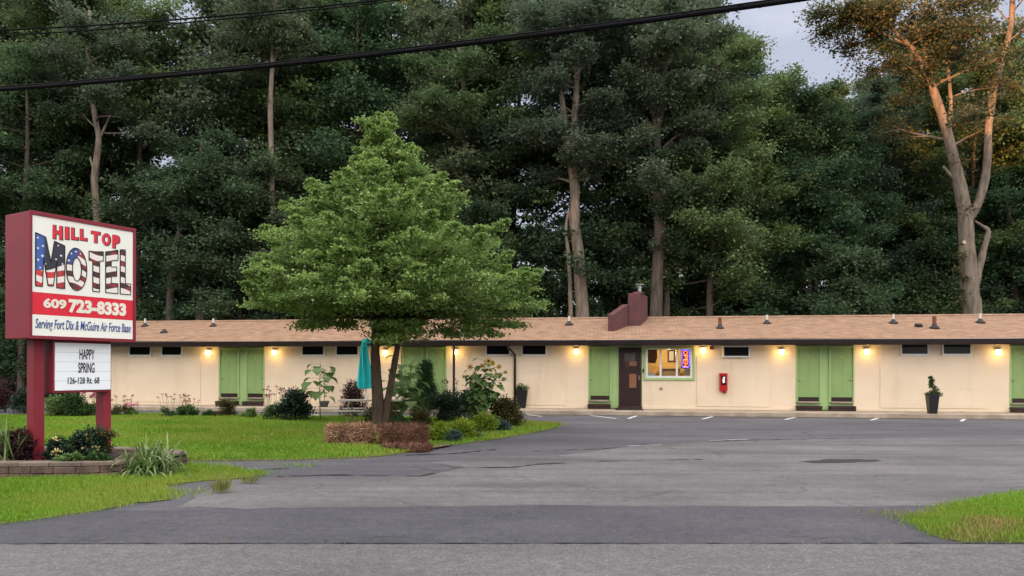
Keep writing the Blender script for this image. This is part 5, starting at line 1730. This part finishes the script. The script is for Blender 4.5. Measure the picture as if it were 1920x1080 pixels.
strap_plant('iris_clump', 'striped sword leaved iris at the left edge of the sign bed', x, y, 60, 70, 34, 156, z=.235, width=.014, droop=.35, upright=.9)
strap_plant('daylily_clump', 'large arching clump of daylily leaves spilling past the planter', 278, 893, 128, 66, 210, 157, width=.019, droop=1.9, upright=.35, z=.03)
strap_plant('daylily_clump', 'smaller daylily tuft on the verge at the planter corner', 238, 897, 60, 46, 70, 158, width=.016, droop=1.8, upright=.4, z=.03)
sheet('island_kerb', ragged(gp((800, 846), (845, 838), (842, 833), (800, 840)), .2, .02, 16), .045, MAT['block'])

# ------------------------------------------------------------------ the garden tree
def garden_tree():
    T = Tree(201)
    Y = 19.5
    base = at(712, 811, Y); base.z = 0
    root = thing('garden_tree', 'bright green broad conical tree with two trunks on the lawn', 'tree', base)
    def L(px, py, dy=0.0):
        P = at(px, py, Y + dy); return P - base
    s1, r1 = T.stem([L(708, 812), L(709, 760), L(705, 700), L(704, 640), L(712, 560), L(716, 470), L(712, 380), L(706, 290), L(703, 225)], .185, .02, 12)
    s2, r2 = T.stem([L(722, 812), L(725, 765), L(735, 710), L(748, 640, .1), L(772, 570, .3), L(800, 520, .4)], .115, .05, 10)
    outl = [(220, 700, 712), (250, 682, 738), (290, 660, 770), (320, 648, 800), (345, 640, 828), (380, 548, 862), (420, 512, 872), (455, 500, 950), (490, 470, 968), (525, 462, 985), (560, 458, 1012), (590, 462, 1006), (615, 520, 980), (635, 580, 930)]
    ys = [o[0] for o in outl]; ls = [o[1] for o in outl]; rs = [o[2] for o in outl]
    k = F / Y
    rng = T.rng
    C, Rd = [], []
    cx = 712
    layer = 0
    py = 234.0
    while py < 596:
        l_, r_ = np.interp(py, ys, ls), np.interp(py, ys, rs)
        circ = (r_ - l_) / k * math.pi
        nl = int(max(5, circ / .62))
        for i in range(nl):
            a = 2 * math.pi * i / nl + layer * 1.3 + rng.uniform(-.2, .2)
            ca, sa = math.cos(a), math.sin(a)
            ext = max(((r_ - cx + 12) if ca > 0 else (cx - l_ - 10)) / k - .22, .12)
            dep = (r_ - l_) / 2 / k * .85
            fall = rng.uniform(.74, 1.0) + .12 * math.sin(3 * a + layer * 2.1) if py < 520 else rng.uniform(.84, 1.02)
            tip = Vector((ca * ext * fall, sa * dep * fall, 0))
            zc = (811 - py) / k + rng.uniform(-.12, .12)
            j = min(int(len(s1) * np.interp(zc, [0, 7.5], [0.05, .98])), len(s1) - 1)
            zs = min(max(2.95, zc - .45 * math.hypot(tip.x, tip.y) * rng.uniform(.5, 1)), 8.0)
            src_ = s1 if rng.random() < .75 or ca < 0 or zs > s2[-1].z else s2
            st = min(src_, key=lambda v_: abs(v_.z - zs))
            tipw = Vector((tip.x + (0), tip.y, zc))
            mid = st.lerp(tipw, .55) + Vector((0, 0, .10))
            T.mb.tube([st, mid, tipw], [max(.05 * (1 - zc / 9), .016), .018, .008], 5)
            nseg = max(2, int((tipw - st).length / .42))
            for s_ in range(1, nseg + 1):
                u = s_ / nseg
                if u < .34 and nl > 8: continue
                p = st.lerp(tipw, u) + Vector((rng.normal(0, .16), rng.normal(0, .16), .10 * math.sin(u * 3.1) + rng.normal(0, .07)))
                C.append(tuple(p)); Rd.append(.42 * rng.uniform(.6, 1.2) * (1 - .35 * (u > .9)) * min(1, .45 + .4 * ext))
            if rng.random() < .55:                       # loose sprigs beyond the tip
                for q_ in range(3):
                    C.append((tipw.x * (1.02 + .035 * q_) + rng.normal(0, .04), tipw.y * (1.02 + .03 * q_), tipw.z + .10 + .09 * q_)); Rd.append(.17 - .035 * q_)
        layer += 1
        py += 29 if py > 330 else 18
    for (a_, b_, y0_, y1_, n_) in [(700, 930, 600, 632, 46), (560, 662, 598, 614, 18), (716, 790, 600, 645, 24), (900, 985, 588, 612, 10)]:
        for q_ in range(n_):                             # low hanging boughs
            px, py_ = rng.uniform(a_, b_), rng.uniform(y0_, y1_)
            c_ = L(px, py_, rng.uniform(-1.6, 1.6) * (1 - abs(px - 730) / 330))
            C.append(tuple(c_)); Rd.append(rng.uniform(.16, .36))
            st = min(s1, key=lambda v_: abs(v_.z - 3.3)) if px < 760 else s2[-1]
            if q_ % 4 == 0:
                T.mb.tube([st, st.lerp(c_, .5) + Vector((0, 0, .15)), c_], [.025, .014, .006], 4)
    T.mb.build('trunk', MAT['bark_holly'], root, smooth=True)
    V, var = leaf_cloud(rng, C, Rd, 150, .072, .32, .18, aspect=.42, outward=.5)
    quad_mesh('crown', V, var, MAT['leaf_holly'], root)
    print('garden tree leaves', len(V))


garden_tree()

# ------------------------------------------------------------------ the wood behind the motel
def proto_tree(seed, H, bark, leaf, cb=.22, spread=3.4, n=26, per=100, size=.26, clump=1.0, r0=.22, tips=5, droop=-.02, flat=.55):
    T = Tree(seed)
    r = T.r
    pts = [Vector((0, 0, -.1))]
    x = y = 0
    for i in range(1, 7):
        x += r.uniform(-.35, .35); y += r.uniform(-.35, .35)
        pts.append(Vector((x, y, H * i / 6)))
    path, rad = T.stem(pts, r0, .04)
    T.limbs(path, rad, n, cb, .97, spread * 1.1, spread * .45, (.05, .75), clump, tips, droop)
    return T


def wood_tree(name, label, T, loc, rz, bark, leaf, group, per=115, size=.185, cat='tree', flat=.55):
    root = thing(name, label, cat, loc, rz, group)
    T.finish(root, MAT[bark], MAT[leaf], per, size, flat)
    return root


WOODG = 'trees of the wood behind the motel'
PROTO = []
for i, (H, leaf, bark, cb, sp) in enumerate([(21, 'leaf_wood', 'bark', .20, 3.6), (24, 'leaf_wood2', 'bark_dark', .28, 3.8), (19, 'leaf_wood3', 'bark', .16, 3.3), (23, 'leaf_wood', 'bark_dark', .25, 3.2), (20, 'leaf_wood2', 'bark', .22, 3.9), (25, 'leaf_wood3', 'bark_dark', .3, 3.6)]):
    PROTO.append((proto_tree(300 + i, H, bark, leaf, cb, sp * 1.08, n=38, clump=.74, tips=7), H, leaf, bark))
first = {}
rw_ = random.Random(41)


def cap_height(x, Y):
    """the skyline: a dip in the tree tops right of the middle"""
    px = CXP + F * x / Y
    sk = np.interp(px, [-400, 1290, 1345, 1390, 1470, 1560, 1640, 1700, 2400], [-140, -120, 10, 60, 118, 108, 90, 40, -40])
    return EYE + (HYP - sk) / F * Y


WLAB = 'tall leafy tree among the close trunks of the wood behind the motel'


def plant(i, x, Y, top=None):
    hmax = cap_height(x, Y) * rw_.uniform(.93, 1.0)
    want = min(hmax, top or 99)
    T, H, leaf, bark = PROTO[i]
    if i not in first:
        o_ = wood_tree('wood_tree', WLAB, T, (x, Y, 0), rw_.uniform(0, 6.28), bark, leaf, WOODG)
        first[i] = o_
    else:
        o_ = copy_thing(first[i])
    s_ = want / (H + 1.0)
    o_.location = (x, Y, 0); o_.rotation_euler = (0, 0, rw_.uniform(0, 6.28))
    sxy = min(max(s_, .85), 1.25)
    o_.scale = (sxy, sxy, s_)
    return o_


for row, (Y0_, step, amp) in enumerate([(46.5, 4.6, 1.2), (52.5, 4.6, 1.6), (60, 5.4, 2.2)]):
    X0 = Y0_ * .78
    x = -X0
    j = row
    while x < X0:
        Yp = Y0_ + rw_.uniform(-amp, amp)
        xx = x + rw_.uniform(-1.1, 1.1)
        pxx = CXP + F * xx / Yp
        if not (row == 2 and (180 < pxx < 450 or 880 < pxx < 1180)) and not (row == 1 and (210 < pxx < 390 or 1000 < pxx < 1100)) and not (row == 0 and 225 < pxx < 330):
            plant((j * 5 + row * 2) % 6, xx, Yp)
        j += 1
        x += step * rw_.uniform(.85, 1.15)

# understory saplings and shrubs along the foot of the wood
SAP = []
for i, (H, leaf, sp) in enumerate([(7.5, 'leaf_under', 2.0), (5.5, 'leaf_wood', 1.9), (9.5, 'leaf_under', 2.2)]):
    T = proto_tree(340 + i, H, 'bark_dark', leaf, .06, sp, n=20, clump=.75, r0=.07, tips=4)
    SAP.append((T, H, leaf))
fs_ = {}
x = -31.0; j = 0
while x < 33:
    i = j % 3
    T, H, leaf = SAP[i]
    Yp = rw_.uniform(42.6, 45.2)
    if i not in fs_:
        o_ = wood_tree('sapling', 'bushy sapling in the shaded foot of the wood behind the roof', T, (x, Yp, 0), 0, 'bark_dark', leaf, 'saplings along the foot of the wood', 150, .17, 'sapling')
        fs_[i] = o_
    else:
        o_ = copy_thing(fs_[i])
    o_.location = (x, Yp, 0); o_.rotation_euler = (0, 0, rw_.uniform(0, 6.28))
    s_ = rw_.uniform(.75, 1.25)
    if 0.17 < x / Yp < .22: s_ *= .7
    o_.scale = (s_, s_, s_)
    j += 1
    x += rw_.uniform(1.9, 3.0)

# far mass of the wood: dense low growth that closes the view between the trunks
rng = np.random.default_rng(77)
N = 26000
Xf = rng.uniform(-62, 62, N); Yf = 68 + rng.uniform(0, 8, N)
top = 12 + 4 * np.sin(Xf * .35) + 2.5 * np.sin(Xf * .9 + 1)
Zf = rng.uniform(0, 1, N) ** 1.1 * top
base = np.stack([Xf, Yf, Zf], 1)
d = norm(rng.normal(0, 1, (N, 3))) * rng.uniform(.6, 1.1, (N, 1))
s = norm(np.cross(d, rng.normal(0, 1, (N, 3)))) * .32
o = quad_mesh('far_woods', rhombs(base, d, s), rng.random(N), MAT['leaf_wood'])
tag(o, 'dim dense undergrowth far back between the tree trunks', 'woods', None, 'stuff')


# featured trees at the edge of the wood, trunks following the photograph
def edge_tree(label, seed, Y, stems, bark, leaf, limb_specs, trunk_ivy=(), per=125, size=.175, name='edge_tree', stubs=(), clump=.74):
    T = Tree(seed)
    b0 = stems[0][0][0]
    base = at(b0[0], 620, Y); base.z = 0
    root = thing(name, label, 'tree', base)
    paths = []
    for pts, r0, r1 in stems:
        P = [at(p[0], p[1], Y + (p[2] if len(p) > 2 else 0)) - base for p in pts]
        if pts is stems[0][0] or pts[0][1] > 590:
            P = [Vector((P[0].x, P[0].y, -.1))] + P
        paths.append(T.stem(P, r0, r1, 12))
    for (si, n_, t0, t1, L0, L1, el, tips) in limb_specs:
        T.limbs(paths[si][0], paths[si][1], int(n_ * 1.3), t0, t1, L0, L1, el, clump, tips + 2, -.02)
    for px, py, rr_ in trunk_ivy:
        T.put(at(px, py, Y - .45) - base, rr_)
    T.finish(root, MAT[bark], MAT[leaf], per, size)
    for px, py, rr_ in stubs:
        P = at(px, py, Y - .30) - base
        q = MB(); q.tube([P + Vector((0, .35, -.05)), P], rr_, 12); st_ = q.build('limb_stub', MAT[bark], root)
        q = MB(); q.tube([P + Vector((0, -.001, 0)), P + Vector((0, -.012, 0))], rr_ * .86, 12); q.build('cut_face', MAT['cut_wood'], st_)
    return root


edge_tree('huge forked tree at the right with sunset lit orange upper limbs', 401, 40.5,
          [([(1823, 600), (1818, 540), (1813, 470), (1810, 410), (1800, 350), (1786, 290), (1772, 235), (1752, 175), (1738, 140), (1712, 92), (1684, 66), (1660, 40)], .57, .06),
           ([(1826, 540), (1834, 508), (1846, 462), (1853, 434), (1842, 424), (1827, 414)], .27, .05),
           ([(1812, 415), (1832, 385), (1847, 335), (1852, 285), (1854, 233), (1866, 160), (1881, 108), (1896, 45), (1899, -40)], .26, .13),
           ([(1778, 260), (1783, 200), (1778, 130), (1772, 70), (1770, 10)], .13, .04),
           ([(1740, 143), (1730, 75), (1712, 35), (1700, -30)], .10, .04),
           ([(1800, 350), (1784, 330), (1768, 312)], .14, .07),
           ([(1700, 84), (1655, 62), (1608, 38), (1572, 30)], .07, .02)],
          'bark_pale', 'leaf_rusty',
          [(0, 11, .5, .98, 3.2, 2.6, (.0, .8), 4), (2, 3, .82, .98, 2.2, 2.0, (.2, .9), 3), (3, 6, .3, 1.0, 2.8, 2.0, (.0, .9), 4), (4, 6, .1, 1.0, 3.2, 2.4, (.0, .8), 5), (6, 8, .3, 1.0, 1.9, 1.3, (-.2, .8), 4)],
          [(1800, 480, .35), (1796, 505, .3), (1806, 520, .3), (1800, 545, .28), (1798, 560, .25), (1815, 395, .4), (1800, 300, .5)], stubs=[(1808, 454, .11)], name='forked_tree', per=78, clump=.75, size=.165)
edge_tree('straight trunked tree right of the chimney, forking high into two limbs', 402, 40.5,
          [([(1230, 600), (1232, 520), (1236, 440), (1235, 360), (1232, 290), (1231, 235), (1221, 187), (1208, 130), (1203, 67), (1200, -10)], .40, .10),
           ([(1232, 240), (1241, 200), (1246, 133), (1260, 110), (1272, 75), (1285, 20)], .20, .06),
           ([(1233, 330), (1243, 283), (1259, 263), (1281, 250), (1313, 247), (1357, 226)], .12, .03),
           ([(1231, 345), (1222, 318), (1219, 267), (1212, 220)], .12, .05)],
          'bark', 'leaf_wood3', [(0, 18, .36, .98, 2.6, 2.2, (.0, .8), 5), (1, 8, .3, 1, 2.6, 2.2, (.1, .8), 5), (2, 4, .4, 1, 1.6, 1.0, (-.2, .5), 3)], [(1228, 330, .35), (1243, 300, .35), (1238, 400, .3), (1225, 460, .3), (1232, 250, .4)], name='forked_tree')
edge_tree('tall tree left of the chimney with two round pruned limb scars', 403, 40.0,
          [([(1092, 600), (1089, 540), (1084, 470), (1077, 420), (1078, 360), (1072, 300), (1076, 255), (1079, 200), (1082, 133), (1084, 83), (1099, 52), (1110, 0)], .40, .09),
           ([(1073, 320), (1062, 262), (1055, 200), (1043, 113), (1027, 77), (1010, 30)], .22, .07),
           ([(1070, 600), (1069, 540), (1066, 480), (1061, 430), (1067, 395)], .15, .08)],
          'bark_pale', 'leaf_wood3', [(0, 18, .42, .98, 2.7, 2.2, (.0, .8), 5), (1, 8, .35, 1, 2.6, 2.0, (.1, .8), 5)],
          [(1066, 240, .4), (1085, 290, .35), (1062, 300, .3), (1085, 235, .3), (1090, 330, .3)], stubs=[(1072, 254, .12), (1083, 257, .11)], name='forked_tree')
edge_tree('dark slim trunk close beside the straight tree right of the chimney', 404, 41.5, [([(1249, 600), (1250, 540), (1246, 480), (1248, 400), (1252, 300)], .22, .12)], 'bark_dark', 'leaf_wood', [(0, 10, .5, 1, 2.4, 2.0, (0, .7), 4)])
edge_tree('leaning pale trunk nearest the garden tree behind the roof', 405, 42.5, [([(375, 606), (380, 545), (391, 512), (401, 430), (410, 385), (420, 300)], .27, .10)], 'bark_pale', 'leaf_under', [(0, 14, .42, 1, 2.6, 2.2, (-.1, .6), 5)])
edge_tree('leaning brown trunk above the roof vents at the left', 406, 42.5, [([(318, 606), (322, 520), (328, 470), (342, 420), (352, 395), (370, 340), (380, 260)], .27, .09)], 'bark', 'leaf_wood', [(0, 12, .55, 1, 2.8, 2.2, (0, .7), 5)])
edge_tree('crooked bare trunked tree above the red sign', 407, 42.0,
          [([(192, 606), (188, 500), (183, 420), (177, 340), (181, 300), (185, 258), (178, 220), (171, 168), (165, 100), (168, 20)], .28, .09), ([(185, 262), (196, 240), (206, 216)], .10, .03), ([(181, 330), (174, 312), (169, 295)], .1, .05)],
          'bark_pale', 'leaf_wood3', [(0, 10, .62, 1, 2.6, 2.2, (.1, .8), 5)])
edge_tree('slender pale straight trunk left of the garden tree top', 408, 42.5, [([(512, 606), (511, 450), (509, 300), (507, 200), (511, 120), (513, 70), (516, 0)], .20, .10)], 'bark_pale', 'leaf_wood3', [(0, 10, .7, 1, 2.4, 2.0, (.3, 1.0), 5), (0, 8, .22, .42, 1.8, 1.5, (-.3, .3), 4)])
edge_tree('grey trunk with a long dead side branch right of the garden tree top', 409, 42.5,
          [([(890, 606), (888, 500), (884, 430), (876, 330), (874, 265), (871, 230), (868, 160), (860, 90)], .30, .10), ([(876, 285), (868, 263), (845, 240), (826, 222), (812, 206)], .09, .03)],
          'bark', 'leaf_wood', [(0, 12, .55, 1, 2.8, 2.2, (.1, .8), 5), (0, 6, .3, .5, 1.8, 1.8, (-.2, .3), 4)])
edge_tree('slim grey trunk left of the tree with the pruned scars', 410, 43.0, [([(960, 606), (955, 500), (950, 400), (955, 300), (945, 200)], .2, .08)], 'bark_dark', 'leaf_under', [(0, 16, .35, 1, 2.8, 2.2, (-.1, .6), 5)])
edge_tree('thin twin trunk standing midway between the chimney and the big right tree', 411, 44.0, [([(1560, 606), (1557, 500), (1560, 420), (1552, 380), (1548, 300)], .2, .09), ([(1566, 500), (1572, 430), (1578, 380)], .12, .06)], 'bark', 'leaf_wood', [(0, 12, .5, 1, 2.6, 2.2, (0, .7), 5)])
edge_tree('bushy young tree with drooping sprays above the middle of the right roof', 412, 41.0, [([(1585, 606), (1583, 540), (1580, 470)], .09, .03)], 'bark_dark', 'leaf_under', [(0, 18, .1, 1, 2.1, .8, (-.1, .5), 4)], name='sapling_tree', size=.17)
edge_tree('leafy tree whose pale green boughs overhang right of the straight tree', 413, 41.5, [([(1330, 606), (1332, 500), (1336, 400), (1330, 300), (1340, 200), (1345, 110)], .22, .08)], 'bark_dark', 'leaf_light', [(0, 26, .2, 1, 3.0, 2.2, (-.1, .6), 6)])
edge_tree('round leafy tree low at the left edge of the wood', 414, 42.5, [([(40, 606), (42, 500), (46, 380), (52, 250), (50, 135)], .22, .08)], 'bark_dark', 'leaf_wood', [(0, 26, .25, 1, 3.4, 2.6, (-.1, .6), 6)])
edge_tree('mid green tree filling the view between the garden tree and the left trunks', 415, 43.0, [([(450, 606), (446, 500), (452, 400), (440, 300)], .2, .07)], 'bark_dark', 'leaf_under', [(0, 24, .25, 1, 2.8, 2.2, (-.1, .6), 6)])
edge_tree('round topped pale green tree under the gap of open sky', 417, 47.0, [([(1500, 606), (1502, 480), (1505, 380), (1500, 280), (1510, 170)], .25, .08)], 'bark_dark', 'leaf_light', [(0, 34, .42, 1, 3.4, 2.4, (-.1, .7), 6)])
edge_tree('light green tree at the top left behind the paired wires', 418, 45.0, [([(110, 606), (115, 450), (108, 300), (120, 150), (118, 40), (122, -60)], .25, .1)], 'bark_dark', 'leaf_light', [(0, 26, .55, 1, 3.4, 2.6, (-.1, .7), 6)])
edge_tree('light green rounded tree above the crooked bare trunk', 419, 46.0, [([(262, 606), (258, 450), (262, 300), (268, 180), (262, 60)], .25, .1)], 'bark_dark', 'leaf_light', [(0, 20, .68, 1, 3.0, 2.4, (-.1, .7), 6)])
edge_tree('leafy tree behind the right end of the roof', 416, 44.5, [([(1905, 606), (1900, 500), (1890, 400), (1915, 330), (1920, 250)], .25, .1)], 'bark_dark', 'leaf_wood', [(0, 22, .3, 1, 3.2, 2.4, (-.1, .6), 6)])

# unseen wood added behind the viewer, outline shaped to block the low sun: it shades everything here except the highest limbs on the right
rng = np.random.default_rng(88)
N = 110000
Xf = rng.uniform(-150, 30, N); Yf = -58 - rng.uniform(0, 12, N)
prof = np.interp(Xf, [-150, -50, -46, -42, -38, -20, 30], [36, 36, 33, 25.5, 23.2, 21.7, 20])
Zf = rng.uniform(0, 1, N) * (prof + rng.normal(0, .5, N))
base = np.stack([Xf, Yf, Zf], 1)
d = norm(rng.normal(0, 1, (N, 3))) * rng.uniform(.8, 1.5, (N, 1))
s = norm(np.cross(d, rng.normal(0, 1, (N, 3)))) * .5
o = quad_mesh('sun_block_woods', rhombs(base, d, s), rng.random(N), MAT['leaf_wood2'])
tag(o, 'unseen dense wood added behind the viewer to block the low sun', 'woods', None, 'stuff')
